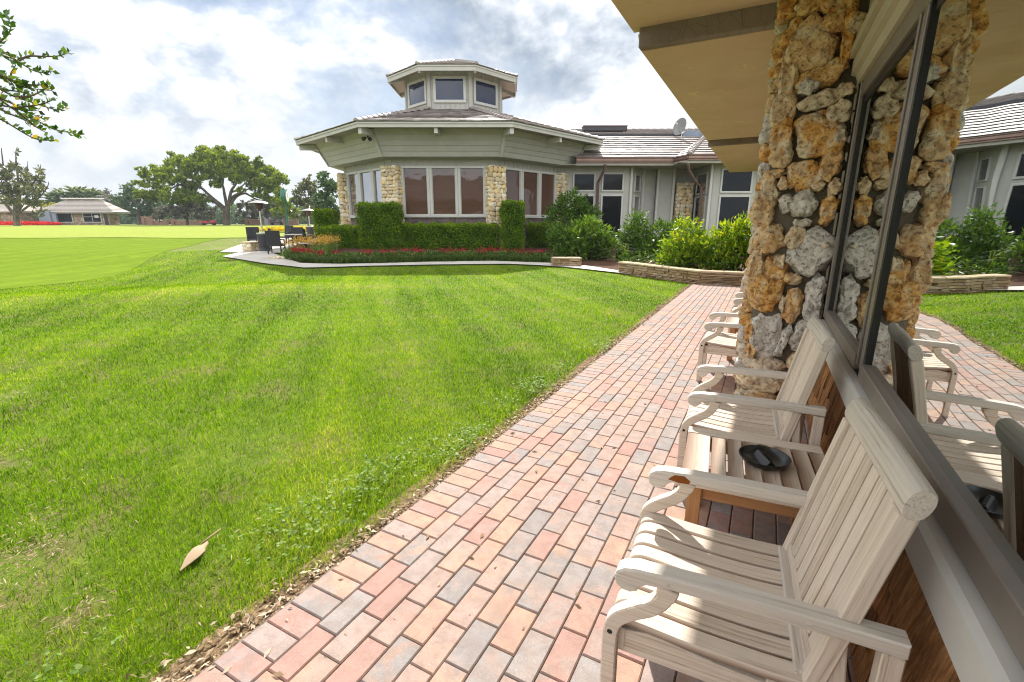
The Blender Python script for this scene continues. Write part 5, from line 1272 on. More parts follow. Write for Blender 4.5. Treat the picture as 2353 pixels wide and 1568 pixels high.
def shrub(name, label, cat, blobs, base, mat, leaf, dens, seed, wid=.38, shell=.5, group=None, droop=0.0, sunlit_top=0.0):
    """leafy shrub: stems and clumps of leaves; blobs = (a, d, z, ra, rd, rz)"""
    r = np.random.default_rng(seed); root = tag(empty(name, base), label, cat, group); C, T, Rd = [], [], []; bv = np.array(base)
    mb = MB()
    for (a, d, z, ra, rd, rz) in blobs:
        c = np.array(PW(a, d, z)); k = int(dens * (ra * rz + ra * rd + rd * rz))
        p, n = ball_pts(r, k, shell)
        # cluster leaves in whorls so that the surface breaks into sprays
        kw = max(4, k // 7); ci = r.integers(0, kw, k); pw_, nw = ball_pts(r, kw, shell); p = pw_[ci] + .10 * r.normal(size=(k, 3)) / max(ra, .3); n = unit(nw[ci] + .75 * r.normal(size=(k, 3)))
        Pl = np.stack([p[:, 0] * ra, p[:, 1] * rd, p[:, 2] * rz], 1); Pw = np.stack([Pl[:, 0] * CY_ - Pl[:, 1] * SY_, Pl[:, 0] * SY_ + Pl[:, 1] * CY_, Pl[:, 2]], 1)
        C.append(c + Pw - bv); nw_ = np.stack([n[:, 0] * CY_ - n[:, 1] * SY_, n[:, 0] * SY_ + n[:, 1] * CY_, n[:, 2]], 1); T.append(nw_ + np.array([0, 0, .35 - droop])); Rd.append(np.clip(.55 * r.random(k) + .30 * r.random(kw)[ci] + sunlit_top * np.clip(p[:, 2], -.6, 1), 0, 1))  # leaf colour brightened towards the top to stand for sunlight there
        cl = Vector(tuple(c - bv))
        for q in range(5):
            e = Vector(tuple(ball_pts(r, 1, .6)[0][0])); e = Vector((e.x * ra, e.y * rd, e.z * rz)) + cl; mb.tube([Vector((cl.x * .6, cl.y * .6, 0)), Vector((cl.x * .85, cl.y * .85, max(.05, cl.z * .6))), e], [.018, .013, .006], 5)
    C, T, Rd = np.concatenate(C), np.concatenate(T), np.concatenate(Rd); keep = (C[:, 2] + bv[2]) > base[2] + .02
    mb.build('stem', M['twig'], root); leaves('foliage', r, C[keep], T[keep], leaf, M[mat], root, wid=wid, rnd=Rd[keep])
    return root
def B_(u, v, D, ru, rv, rd=None):
    """clump seen at u,v with half sizes in photograph pixels, D metres ahead"""
    a, d, z = aP(u, v, D); k = D / 1112.0; return (a, d, z, ru * k, (rd if rd else ru * k), rv * k)
def sb(D, u): a = aP(u, 600, D)[0]; q = PW(a, D); return (q.x, q.y, hzf(q.x, q.y))
shrub('shrub', 'tall dark glossy shrub against the stone column at the pavilion corner', 'shrub', [B_(1312, 470, 22.6, 40, 28), B_(1290, 505, 22.4, 38, 30), B_(1345, 505, 22.4, 40, 30), B_(1310, 545, 22.0, 50, 36)], sb(22.4, 1315), 'shrub', .18, 620, 41)
shrub('shrub', 'big rounded mid green shrub between the flower border and the lodge window', 'shrub', [B_(1325, 555, 19.6, 48, 36), B_(1370, 545, 19.6, 40, 34), B_(1290, 545, 19.8, 32, 28), B_(1385, 570, 19.4, 34, 28), B_(1315, 580, 19.3, 45, 24), B_(1350, 522, 20.0, 30, 22)], sb(19.6, 1335), 'shrub', .18, 680, 42, sunlit_top=.22)
shrub('shrub', 'dark pointed shrub below the two tall lodge windows', 'shrub', [B_(1462, 545, 20.6, 34, 38), B_(1465, 512, 20.8, 18, 22), B_(1440, 560, 20.4, 28, 26), B_(1480, 570, 20.2, 30, 24)], sb(20.6, 1460), 'shrub', .18, 620, 43)
shrub('shrub', 'dark spreading shrub in front of the lodge stone column', 'shrub', [B_(1520, 540, 20.2, 36, 30), B_(1555, 525, 20.8, 30, 24), B_(1500, 570, 19.8, 34, 24), B_(1535, 570, 19.6, 34, 26)], sb(20.2, 1525), 'shrub', .18, 620, 44)
shrub('shrub', 'bright yellow green bush just behind the left half of the planter wall', 'shrub', [B_(1580, 545, 15.4, 38, 36), B_(1560, 575, 15.2, 44, 30), B_(1600, 580, 14.9, 44, 34), B_(1555, 598, 15.0, 42, 20), B_(1605, 604, 14.7, 44, 18)], sb(15.2, 1580), 'bright', .15, 950, 45, sunlit_top=.30)
shrub('shrub', 'bright yellow green bush behind the right end of the planter wall', 'shrub', [B_(1680, 548, 14.7, 44, 38), B_(1720, 545, 14.5, 34, 44), B_(1650, 575, 14.6, 40, 36), B_(1700, 590, 14.3, 46, 30), B_(1740, 580, 14.4, 36, 40), B_(1655, 604, 14.3, 34, 18)], sb(14.5, 1690), 'bright', .15, 950, 46, sunlit_top=.30)
for i, (u, v, D, ru, rv, lab) in enumerate([(1440, 594, 17.4, 17, 13, 'small dark bush at the walkway end of the planter wall, left one of three'), (1478, 592, 17.2, 16, 14, 'small dark bush behind the planter wall, middle one of three'), (1512, 600, 16.4, 16, 13, 'small dark bush behind the planter wall, right one of three')]):
    shrub('small_shrub', lab, 'shrub', [B_(u, v, D, ru, rv)], sb(D, u), 'shrub', .10, 1100, 50 + i, group='small shrubs behind the planter wall')
def tuft(name, label, base, n, h, w, mat, seed, spread=.12, lean=.8):
    r = np.random.default_rng(seed); B = np.concatenate([spread * r.normal(size=(n, 2)), np.zeros((n, 1))], 1)
    root = tag(empty(name, base), label, 'plant'); blades('leaf_blades', r, B, h, w, lean, M[mat], root, seg=2)
q = ground(1428, 600); tuft('spiky_plant', 'spiky plant with long arching leaves between the two groups of shrubs', q, 90, .95, .035, 'shrub', 60)
# flower border: grassy edging, red flowers, amber lilies
def strip_pts(r, near, far, n, t0, t1, w=None):
    s = r.random(n); t = t0 + (t1 - t0) * r.random(n)
    NA, FA = np.array([tuple(p) for p in resample(near, 120)]), np.array([tuple(p) for p in resample(far, 120)])
    i = s * 118.99; k = i.astype(int); f = (i - k)[:, None]
    P = (NA[k] * (1 - f) + NA[k + 1] * f) * (1 - t[:, None]) + (FA[k] * (1 - f) + FA[k + 1] * f) * t[:, None]
    P[:, 2] = hz(P[:, 0], P[:, 1]); return P, s
be = [ground(u, v) for u, v in ((655, 597), (700, 604.5), (740, 607), (780, 607.5), (870, 606), (980, 603), (1130, 600.8), (1268, 605))]
bk = []
for p in be: a, d = toP(p.x, p.y); bk.append(PW(a * 1.04, d + 2.2))
P, s = strip_pts(rs, be, bk, 15000, .02, .36)
P += .0
tag(blades('border_grass', rs, P, .30, .016, .75, M['liriope'], seg=2), 'dark arching border grass edging the walkway', 'border grass', kind='stuff')
P, s = strip_pts(rs, be, bk, 5200, .34, .62); P[:, 2] += .10 + .14 * rs.random(len(P)); T = rs.normal(size=P.shape) + np.array([0, 0, .8])
tag(leaves('flower_leaves', rs, P, T, .10, M['liriope'], wid=.5), 'green leaves under the red flowers of the border', 'border plants', kind='stuff')
P, s = strip_pts(rs, be, bk, 150, .38, .60)
w = .5 + .5 * np.sin(s * 31) * np.sin(s * 12.7 + 1); P = P[(rs.random(len(P)) < .12 + .8 * w)]
C = np.repeat(P, 26, 0); C[:, :2] += .085 * rs.normal(size=(len(C), 2)); C[:, 2] += .27 + .07 * rs.normal(size=len(C)); T = rs.normal(size=C.shape) + np.array([0, 0, .6])
tag(leaves('red_flowers', rs, C, T, .055, M['redflower'], wid=.8), 'band of crimson flowers between the border grass and the hedges', 'flowers', kind='stuff')
lo = [ground(u, v) for u, v in ((648, 590), (668, 586), (700, 586), (745, 588))]; lf = []
for p in lo: a, d = toP(p.x, p.y); lf.append(PW(a * 1.02, d + 2.6))
P, s = strip_pts(rs, lo, lf, 2600, 0, 1)
tag(blades('lily_leaves', rs, P, .42, .022, .45, M['clover'], seg=2), 'bright green strap leaves under the amber flowers', 'plants', kind='stuff')
P, s = strip_pts(rs, lo, lf, 150, .1, 1); C = np.repeat(P, 14, 0); C[:, :2] += .05 * rs.normal(size=(len(C), 2)); C[:, 2] += .50 + .09 * rs.normal(size=len(C)); T = rs.normal(size=C.shape) + np.array([0, 0, .9])
tag(leaves('amber_flowers', rs, C, T, .075, M['orangeflower'], wid=.45), 'patch of amber flowers in front of the patio chairs', 'flowers', kind='stuff')
# a few pale border pebbles at the left tip of the bed
mb = MB(); g0 = ground(650, 594)
V, Fc, Rn = [], [], []
for i in range(26): coral_stone(V, Fc, Rn, Vector((rs.normal() * .35, rs.normal() * .16, .03)), .05 + .04 * rs.random(), .035, .05, 0, rs.random(), 400 + i, 2)
o = raw_mesh('edging_pebbles', V, Fc, M['veneer'], None, rnd=Rn, smooth=True); o.location = g0; tag(o, 'pale pebbles at the left tip of the flower border', 'pebbles', kind='stuff')

# ================================================================== PATIO FURNITURE
def heater(u, D, vtop, label, seed):
    a = aP(u, 520, D)[0]; z = gZ(a, D); b = PW(a, D, z + .01); zt = aP(u, vtop, D)[2] - z; root = tag(empty('patio_heater', b), label, 'patio heater', 'mushroom patio heaters')
    mb = MB(); mb.lathe([(.27, 0), (.27, .05), (.235, .07), (.235, .09), (.21, .12), (.245, .78), (.25, .80), (.24, .83), (.02, .84)], n=28); bs = mb.build('base', M['planter_black'], root, 40)
    mb = MB(); mb.lathe([(.255, .79), (.258, .80), (.258, .835), (.24, .85), (.0, .855)], n=28); mb.build('base_rim', M['steel'], bs, 40)
    mb = MB(); mb.lathe([(.29, 0), (.29, .03), (.0, .03)], n=28); mb.build('foot', M['white'], bs)
    mb = MB(); mb.tube([(0, 0, .82), (0, 0, zt - .42)], .035, 12); mb.build('pole', M['steel'], root, 50)
    mb = MB(); mb.lathe([(.05, zt - .45), (.08, zt - .42), (.085, zt - .38), (.13, zt - .37), (.165, zt - .20), (.18, zt - .14), (.05, zt - .10)], n=24); mb.build('burner', M['heaterhead'], root, 40)
    mb = MB(); mb.lathe([(.44, zt - .125), (.42, zt - .105), (.28, zt - .05), (.14, zt - .012), (.0, zt), (.0, zt - .02), (.26, zt - .075), (.42, zt - .125)], n=32); mb.build('reflector', M['steel'], root, 40)
heater(601, 21.9, 461.5, 'nearer patio heater with steel dish, tall pole and dark round base', 1)
heater(712, 30.5, 480.5, 'farther smaller patio heater beside the leftmost hedge block', 2)
def wchair(a, d, rz, label, cush=True):
    z = gZ(a, d); b = PW(a, d, z + .01); root = tag(empty('wicker_chair', b, YAW + rz), label, 'patio chair', 'dark wicker patio chairs')
    mb = MB(); mb.box((0, .27, .66), (.60, .06, .68), Matrix.Rotation(R(-7), 3, 'X'), .02); mb.build('backrest', M['wicker'], root)
    mb = MB(); mb.box((0, 0, .36), (.56, .54, .08), None, .02); mb.build('seat', M['wicker'], root)
    for s in (-1, 1):
        mb = MB(); mb.box((s * .285, 0, .62), (.05, .54, .04), None, .01); mb.box((s * .285, -.25, .32), (.045, .045, .58), None, .006); mb.build('arm', M['wicker'], root)
        mb = MB(); mb.box((s * .27, .26, .17), (.05, .05, .34), None, .006); mb.build('leg', M['wicker'], root)
        mb = MB(); mb.bar((s * .285, -.24, .30), (s * .27, .25, .08), .02, .025); mb.build('side_brace', M['wicker'], root)
    if cush: mb = MB(); mb.box((0, -.01, .435), (.50, .50, .08), None, .03); mb.build('cushion', M['cushion'], root)
def au(u, D): return aP(u, 540, D)[0]
wchair(au(639, 21.6), 21.3, R(180 + 8), 'dark wicker chair seen from the back, centre of the patio group', True)
wchair(au(606, 23.0), 22.9, R(-70), 'dark wicker chair turned sideways behind the nearer heater', True)
wchair(au(683, 24.6), 24.4, R(5), 'dark wicker chair on the far side of the pale table', False)
wchair(au(588, 24.8), 24.6, R(35), 'dark wicker chair farthest left behind the stone block', False)
wchair(au(718, 22.9), 22.7, R(105), 'dark wicker chair half hidden by the left hedge', False)
wchair(au(660, 27.2), 27.0, R(-20), 'dark wicker chair farthest back in the patio group', False)
def ptable(u, D, lab, hw, zt):
    a = au(u, D); z = gZ(a, D); root = tag(empty('patio_table', PW(a, D, z + .01), YAW), lab, 'patio table')
    mb = MB(); mb.box((0, 0, zt), (hw * 2, hw * 1.7, .045), None, .012); mb.build('table_top', M['tabletop'], root)
    mb = MB(); mb.lathe([(.26, 0), (.26, .02), (.06, .05), (.045, .10), (.045, zt - .06), (.16, zt - .03)], n=20); mb.build('pedestal', M['wicker'], root, 40)
ptable(681, 22.9, 'square patio table with pale stone top among the wicker chairs', .45, .72)
ptable(700, 21.5, 'low small side table with pale top in front of the amber flowers', .22, .42)
g0 = PW(au(573, 22.2), 22.2); bl = tag(empty('stone_block', (g0.x, g0.y, hzf(g0.x, g0.y)), YAW + R(-20)), 'squat stone pillar block with a pale cap at the left edge of the patio', 'stone block')
V, Fc, Rn = [], [], []
rr = random.Random(77)
for un, ul in ((Vector((0, -1, 0)), Vector((1, 0, 0))), (Vector((-1, 0, 0)), Vector((0, -1, 0))), (Vector((1, 0, 0)), Vector((0, 1, 0)))):
    for z, h in ((.02, .17), (.19, .15)):
        for p, q in ((-.24, .28), (.04, .22)): coral_stone(V, Fc, Rn, ul * (p + q / 2) + un * .22 + Vector((0, 0, z + h / 2)), q * .54, h * .55, .05, rr.uniform(-8, 8), rr.random(), rr.random() * 99, 3, ul, Vector((0, 0, 1)), un, .6)
raw_mesh('veneer', V, Fc, M['veneer'], bl, rnd=Rn, smooth=50); mb = MB(); mb.box((0, 0, .17), (.44, .44, .34)); mb.build('core', M['mortar'], bl); mb = MB(); mb.box((0, 0, .40), (.60, .56, .09), None, .02); mb.build('cap', M['ledgecap'], bl)
# ================================================================== TREES
rs = np.random.default_rng(33)
def put(u, v, D, dd=0.0):
    a, d, z = ray(u, v); t = (D + dd) / d; return np.array(PW(a * t, D + dd, EYE + z * t))
def treebase(u, D): a = aP(u, 515, D)[0]; q = PW(a, D); return Vector((q.x, q.y, hzf(q.x, q.y)))
def tree(name, label, u0, D, limbs, clumps, mat, leaf, dens, seed, depth=.5, wid=.55, cat='tree', group=None, shell=.35, lightup=.25, trunk_mat='bark'):
    """limbs: (list of (u,v), r0, r1); clumps: (u, v, ru, rv) in photograph pixels. The crown is spread in depth around D."""
    r = np.random.default_rng(seed); base = treebase(u0, D); root = tag(empty(name, base), label, cat, group); bv = np.array(base); k = D / 1112.0
    umin = min(c[0] - c[2] for c in clumps); umax = max(c[0] + c[2] for c in clumps); half = (umax - umin) / 2 * k
    C, T, Rd = [], [], []; cl_c = []
    big = list(clumps)
    clumps = [(u + r.normal() * ru * .55, v + r.normal() * rv * .5, ru * r.uniform(.45, .7), rv * r.uniform(.45, .75)) for (u, v, ru, rv) in big for _ in range(3)] + [(u, v, ru * .8, rv * .8) for (u, v, ru, rv) in big]
    for (u, v, ru, rv) in clumps:
        dd = r.uniform(-1, 1) * half * depth; c = put(u, v, D, dd); cl_c.append((u, v, dd)); n = int(15 * dens * (ru * rv * k * k) + 4 * dens * ru * k)
        kw = max(6, n // 30); pw_, nw = ball_pts(r, kw, shell); ci = r.integers(0, kw, n); sc = np.array([ru * k, ru * k * .9, rv * k])
        p = pw_[ci] * sc + r.normal(size=(n, 3)) * .16 * min(ru, rv) * k; p = np.stack([p[:, 0] * CY_ - p[:, 1] * SY_, p[:, 0] * SY_ + p[:, 1] * CY_, p[:, 2]], 1)
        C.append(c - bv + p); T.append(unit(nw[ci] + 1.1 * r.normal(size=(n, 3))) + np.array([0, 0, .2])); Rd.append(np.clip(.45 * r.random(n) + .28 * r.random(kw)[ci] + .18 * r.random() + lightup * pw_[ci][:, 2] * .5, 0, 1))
    mb = MB()
    for i, (pts, r0, r1) in enumerate(limbs):
        P = []; ddend = 0 if i == 0 else r.uniform(-.8, .8) * half * depth
        n = len(pts)
        for j, (u, v) in enumerate(pts): P.append(Vector(tuple(put(u, v, D, ddend * (j / max(1, n - 1)) ** 1.3) - bv)))
        if i == 0: P[0].z = min(P[0].z, -.1)
        P = arc_pts(P, 3); rr_ = [(r0 + (r1 - r0) * (q / (len(P) - 1))) * .72 for q in range(len(P))]
        if i == 0: rr_[0] *= 1.15; rr_ = [q * .85 for q in rr_]
        mb.tube(P, rr_, 9)
    mb.build('trunk', M[trunk_mat], root, 60)
    leaves('crown', r, np.concatenate(C), np.concatenate(T), leaf, M[mat], root, wid=wid, rnd=np.concatenate(Rd))
    return root
OK_ = .74
X = lambda pts: [(313.6 + x * .2, 313.6 + y * .2) for x, y in pts]
oak_limbs = [(X([(1037, 1050), (1036, 950), (1042, 860), (1048, 790)]), 1.35, .95), (X([(1015, 850), (920, 770), (820, 700), (740, 665), (640, 690), (560, 710)]), .62, .20), (X([(1010, 820), (900, 730), (820, 660), (740, 590), (620, 540), (480, 560), (380, 600), (250, 520), (150, 470)]), .60, .10),
             (X([(1040, 800), (1010, 660), (990, 560), (930, 470), (820, 370)]), .58, .12), (X([(1060, 790), (1085, 640), (1140, 550), (1200, 450), (1180, 310)]), .58, .12), (X([(1075, 790), (1150, 690), (1240, 655), (1300, 680), (1380, 725), (1500, 740), (1600, 700)]), .52, .12),
             (X([(1090, 640), (1180, 615), (1215, 570), (1300, 500), (1420, 420)]), .36, .10), (X([(1062, 780), (1110, 690), (1210, 640), (1300, 600), (1420, 560), (1540, 480)]), .40, .10), (X([(990, 560), (1000, 450), (960, 330), (930, 240)]), .28, .08), (X([(740, 590), (700, 470), (640, 360), (560, 290)]), .26, .08), (X([(480, 560), (430, 460), (380, 380)]), .2, .07), (X([(1140, 550), (1110, 440), (1080, 330), (1060, 220)]), .24, .07), (X([(920, 770), (840, 720), (760, 730), (700, 760)]), .3, .1)]
oak_limbs = [(p, a * OK_, b * OK_) for p, a, b in oak_limbs]
oak_cl = [(120, 430, 105, 55), (60, 540, 65, 38), (40, 640, 60, 40), (250, 420, 105, 70), (330, 360, 90, 55), (430, 300, 95, 75), (520, 270, 95, 65), (500, 430, 120, 70), (380, 500, 110, 60), (100, 660, 100, 45), (240, 690, 115, 50), (400, 720, 120, 52), (560, 640, 130, 62), (640, 560, 120, 60), (700, 690, 110, 45), (780, 750, 70, 45), (640, 350, 105, 85), (780, 200, 110, 80), (880, 190, 110, 75), (990, 215, 110, 75), (1080, 235, 100, 70), (880, 330, 120, 75), (780, 400, 100, 75), (980, 420, 110, 75), (1120, 330, 115, 80), (1230, 290, 95, 75), (1280, 390, 115, 80), (1180, 480, 95, 60), (1370, 400, 120, 75), (1450, 500, 120, 75), (1320, 550, 110, 55), (1540, 420, 95, 70), (1640, 490, 100, 75), (1580, 600, 110, 65), (1470, 640, 110, 60), (1640, 650, 95, 60), (1560, 720, 100, 45), (900, 540, 80, 45), (850, 250, 90, 70), (320, 600, 80, 40), (540, 700, 110, 40), (1400, 680, 70, 40), (960, 130, 60, 30), (1500, 370, 60, 40), (690, 250, 60, 55), (720, 300, 80, 60), (600, 400, 90, 60), (700, 520, 90, 45), (850, 450, 90, 55), (930, 280, 90, 60), (1050, 380, 90, 60), (1150, 410, 80, 55), (1250, 460, 80, 55), (1400, 480, 90, 60), (1380, 330, 80, 55), (450, 490, 90, 50), (320, 480, 90, 50), (200, 560, 80, 45), (320, 660, 90, 40), (480, 640, 90, 45), (620, 700, 80, 40), (1550, 540, 90, 60), (1500, 720, 70, 35)]
tree('oak_tree', 'great spreading oak with forked trunk and wide yellow green crown', 521, 92, oak_limbs, [(313.6 + x * .2, 313.6 + y * .2, a * .2, b * .2) for x, y, a, b in oak_cl], 'oakleaf', .42, 17, 101, depth=.55, wid=.6)
# bare-ish leafy tree at the left edge
tree('broadleaf_tree', 'thin crowned many stemmed tree with bare upper twigs at the left edge', 38, 80, [([(38, 512), (36, 490), (38, 470)], .75, .5), ([(34, 495), (18, 475), (2, 460), (-30, 440)], .4, .12), ([(36, 485), (28, 450), (12, 410), (5, 360), (3, 340)], .34, .05), ([(40, 480), (44, 440), (40, 400), (36, 355), (40, 338)], .32, .05), ([(42, 485), (60, 455), (75, 425), (90, 400), (94, 378)], .32, .05), ([(44, 490), (70, 470), (92, 452), (108, 432), (112, 418)], .26, .05), ([(44, 500), (62, 500), (80, 495), (98, 480)], .2, .05), ([(38, 470), (55, 430), (62, 400), (64, 370)], .24, .04), ([(38, 470), (10, 440), (-20, 400)], .25, .05)],
     [(10, 430, 22, 20), (35, 440, 24, 22), (60, 440, 20, 18), (80, 440, 16, 16), (25, 410, 18, 14), (10, 400, 14, 12), (45, 460, 22, 14), (70, 465, 20, 12), (20, 460, 20, 14), (88, 410, 9, 10), (92, 392, 6, 8), (62, 405, 10, 12), (38, 358, 4, 6), (34, 380, 9, 7), (52, 392, 12, 9), (20, 385, 12, 9), (98, 430, 9, 8), (85, 468, 12, 8), (88, 492, 14, 8), (-20, 430, 24, 24), (-20, 400, 14, 14), (55, 418, 10, 10)], 'magnolia', .55, 3.4, 102, depth=.5, shell=.2)
# overhanging leafy branch at the upper left: a crape myrtle standing just outside the picture
K_ = .22
tw = [[(-260, 560), (-60, 500), (60, 560), (200, 650), (330, 730), (430, 760), (545, 745)], [(190, 640), (300, 590), (450, 592), (580, 590), (650, 575), (715, 550)], [(-200, 540), (-60, 480), (20, 420), (90, 350), (112, 250), (42, 155)], [(-260, 700), (-60, 760), (100, 830), (200, 900), (350, 930), (540, 950)], [(-260, 800), (-60, 900), (150, 1010), (300, 1060), (450, 1110), (600, 1150), (690, 1120)],
      [(-260, 900), (-60, 1000), (200, 1180), (400, 1270), (560, 1350), (740, 1390), (850, 1410)], [(-260, 1100), (-60, 1210), (100, 1300), (300, 1420), (420, 1465), (565, 1467)], [(110, 835), (120, 760), (165, 680)], [(-200, 1050), (-60, 1090), (150, 1130), (300, 1180), (450, 1240)], [(100, 830), (260, 880), (400, 890), (500, 880)], [(150, 1010), (300, 1010), (420, 960), (520, 900)], [(150, 1130), (320, 1110), (470, 1080), (560, 1040)], [(-60, 1000), (120, 1080), (260, 1150), (400, 1160)], [(200, 1180), (300, 1260), (380, 1330), (470, 1380)], [(-60, 900), (60, 940), (200, 960), (330, 1000)], [(-60, 1100), (80, 1180), (220, 1240), (340, 1300)], [(-60, 560), (60, 590), (180, 640)], [(-60, 760), (30, 800), (110, 850), (160, 930)]]
D0 = 4.6; qb = PW(-8.2, 5.2); mbz = hzf(qb.x, qb.y); base = Vector((qb.x, qb.y, mbz)); root = tag(empty('crape_myrtle_tree', base), 'leafy crape myrtle branches reaching in at the upper left corner', 'tree')
mb = MB(); fork = base + Vector((.4, .1, 1.5)); mb.tube([Vector((0, 0, -.1)), Vector((.1, 0, .8)), fork - base], [.10, .085, .07], 9)
C, T, Rd, Fl = [], [], [], []
r = np.random.default_rng(7)
for i, pl in enumerate(tw):
    o_ = r.uniform(-.35, .35); P = [Vector(tuple(put(x * K_, y * K_, D0, o_ + .05 * j))) for j, (x, y) in enumerate(pl)]
    if pl[0][0] < -150: mb.tube(arc_pts([fork - base, (P[0] * .5 + fork * .5) + Vector((0, 0, .25)) - base, P[0] - base], 4), [.05, .042, .035, .03, .026, .022, .018, .014, .012], 6)
    Q = arc_pts(P, 6); mb.tube([q - base for q in Q], [.010 - .0075 * j / len(Q) for j in range(len(Q))], 5)
    L = sum((b - a).length for a, b in zip(Q, Q[1:])); n = int(L / .027); acc = 0
    for k in range(n):
        f = k / max(1, n - 1) * (len(Q) - 1); j = min(int(f), len(Q) - 2); p = Q[j].lerp(Q[j + 1], f - j); d = (Q[j + 1] - Q[j]).normalized()
        side = d.cross(Vector((0, 0, 1))).normalized(); up = side.cross(d)
        for s in (-1, 1):
            w = side * s * r.uniform(.2, .9) + up * r.uniform(-.5, 1.0) + d * r.uniform(.1, .7)
            if r.random() < .95: C.append(p - base); T.append(w.normalized()); Rd.append(r.random() ** 1.1)
mb.build('branch', M['twig'], root, 60)
leaves('foliage', r, np.array([tuple(c) for c in C]), np.array([tuple(c) for c in T]), .062, M['myrtle'], root, wid=.62, jit=.3, rnd=np.array(Rd))
# trees and palms behind the putting green
tree('shade_tree', 'dark blue green tree left of the oak, beyond the little building', 318, 125, [([(318, 507), (318, 490), (320, 470)], .8, .5), ([(320, 480), (300, 455)], .4, .15), ([(320, 475), (345, 450)], .4, .15)], [(290, 455, 20, 18), (315, 448, 24, 18), (340, 455, 22, 18), (285, 470, 16, 14), (320, 472, 32, 16), (350, 475, 22, 16), (310, 490, 26, 10), (345, 492, 26, 10), (300, 438, 14, 10), (365, 470, 16, 16), (370, 490, 16, 12)], 'darkleaf', .8, 3.2, 103, lightup=.1)
def palm(u, v, D, s, label, seed):
    r = np.random.default_rng(seed); b = treebase(u, D); top = Vector(tuple(put(u, v, D))); root = tag(empty('palm_tree', b), label, 'palm tree', 'palms behind the little building'); mb = MB(); mb.tube([Vector((0, 0, -.1)), (top - b) * .5 + Vector((.2, 0, 0)), top - b], [.28, .22, .2], 8); mb.build('trunk', M['bark'], root, 60)
    C, T, Rd = [], [], []
    for i in range(34):
        az = r.uniform(0, 6.28); el = r.uniform(-.5, 1.2); L = s * r.uniform(.8, 1.1); P0 = top - b; d0 = Vector((math.cos(az) * math.cos(el), math.sin(az) * math.cos(el), math.sin(el)))
        for k in range(26):
            f = .25 + .75 * k / 25; p = P0 + d0 * (L * f) + Vector((0, 0, -.35 * L * f * f)); sd = d0.cross(Vector((0, 0, 1))).normalized()
            for sg in (-1, 1): C.append(tuple(p)); T.append(tuple(sd * sg * .9 + d0 * .9 + Vector((0, 0, -.35)))); Rd.append(min(1, max(0, .35 + .4 * el + .3 * r.random())))
    leaves('fronds', r, np.array(C), np.array(T), s * .42, M['palm'], root, wid=.14, rnd=np.array(Rd))
for i, (u, v, s, lab) in enumerate([(150, 455, 3.2, 'palm with rounded crown behind the left half of the little building roof'), (178, 448, 3.4, 'tallest palm behind the middle of the little building roof'), (206, 454, 3.0, 'palm behind the right half of the little building roof'), (126, 460, 2.8, 'small palm between the thin crowned tree and the little building')]): palm(u, v, 125, s, lab, 120 + i)
tree('yellow_shrub_tree', 'yellow leaved bush behind the left end of the little building', 118, 112, [([(118, 500), (118, 480)], .2, .1)], [(112, 478, 16, 7), (125, 480, 14, 6), (104, 472, 12, 6)], 'yellowleaf', .7, 3.0, 108)
tree('feathery_tree', 'grey green feathery tree right of the palms behind the roof', 240, 132, [([(240, 507), (240, 470), (236, 445)], .4, .1), ([(240, 470), (255, 450)], .2, .05), ([(238, 475), (222, 450)], .2, .05)], [(225, 455, 14, 14), (240, 448, 10, 14), (255, 462, 14, 14), (235, 472, 24, 12), (262, 478, 14, 12), (218, 470, 14, 14), (245, 440, 6, 8)], 'greyleaf', .6, 2.2, 109)
tree('blossom_tree', 'grey dusty blossom tree with dark trunk left of the oak trunk', 431, 96, [([(431, 519), (430, 500), (432, 488)], .42, .3), ([(431, 495), (415, 480), (395, 470)], .2, .05), ([(431, 492), (450, 478), (470, 468)], .2, .05), ([(432, 490), (430, 470), (428, 462)], .2, .05)], [(400, 478, 24, 12), (430, 470, 28, 12), (460, 478, 26, 12), (380, 488, 20, 12), (485, 488, 20, 12), (430, 486, 40, 10), (365, 494, 18, 10), (455, 494, 26, 9), (405, 496, 26, 9), (480, 500, 16, 8)], 'greyleaf', .55, 4.5, 110)
bt = [(700, 478, 'grey dusty tree right of the oak trunk, behind the nearer heater', 'greyleaf', [(575, 490, 30, 14), (590, 475, 26, 14), (560, 478, 20, 12), (605, 492, 20, 12)], 582), (701, 470, 'grey tree with thin foliage between the green clock and the heaters', 'greyleaf', [(625, 470, 22, 16), (645, 480, 22, 14), (635, 495, 24, 10), (615, 488, 16, 12)], 633), (702, 455, 'glossy dark magnolia left of the pavilion behind the farther heater', 'magnolia', [(700, 440, 18, 18), (715, 430, 14, 16), (690, 460, 20, 16), (720, 460, 20, 18), (705, 485, 26, 16), (735, 480, 16, 20), (708, 418, 8, 8), (692, 430, 8, 8)], 709), (703, 420, 'dense green tree touching the left corner of the pavilion', 'darkleaf', [(748, 420, 14, 18), (760, 440, 18, 20), (742, 455, 14, 18), (755, 475, 20, 18), (765, 500, 20, 14), (740, 405, 8, 8)], 752), (704, 490, 'weeping yellow green tree behind the green clock post', 'oakleaf', [(650, 470, 14, 20), (665, 480, 12, 20), (640, 488, 12, 16), (676, 490, 12, 14)], 656)]
for i, (k, v, lab, mt, cl, u0) in enumerate(bt):
    D = (104, 100, 78, 62, 84)[i]; tree('garden_tree', lab, u0, D, [([(u0, 516), (u0, 500), (u0 + 1, 480)], .3, .18), ([(u0, 490), (u0 - 12, 470)], .16, .05), ([(u0, 488), (u0 + 12, 462)], .16, .05), ([(u0 + 1, 480), (u0 + 2, 455)], .14, .04)], cl, mt, .5 if mt != 'magnolia' else .42, 6.0 if D > 80 else 9.0, 130 + i)
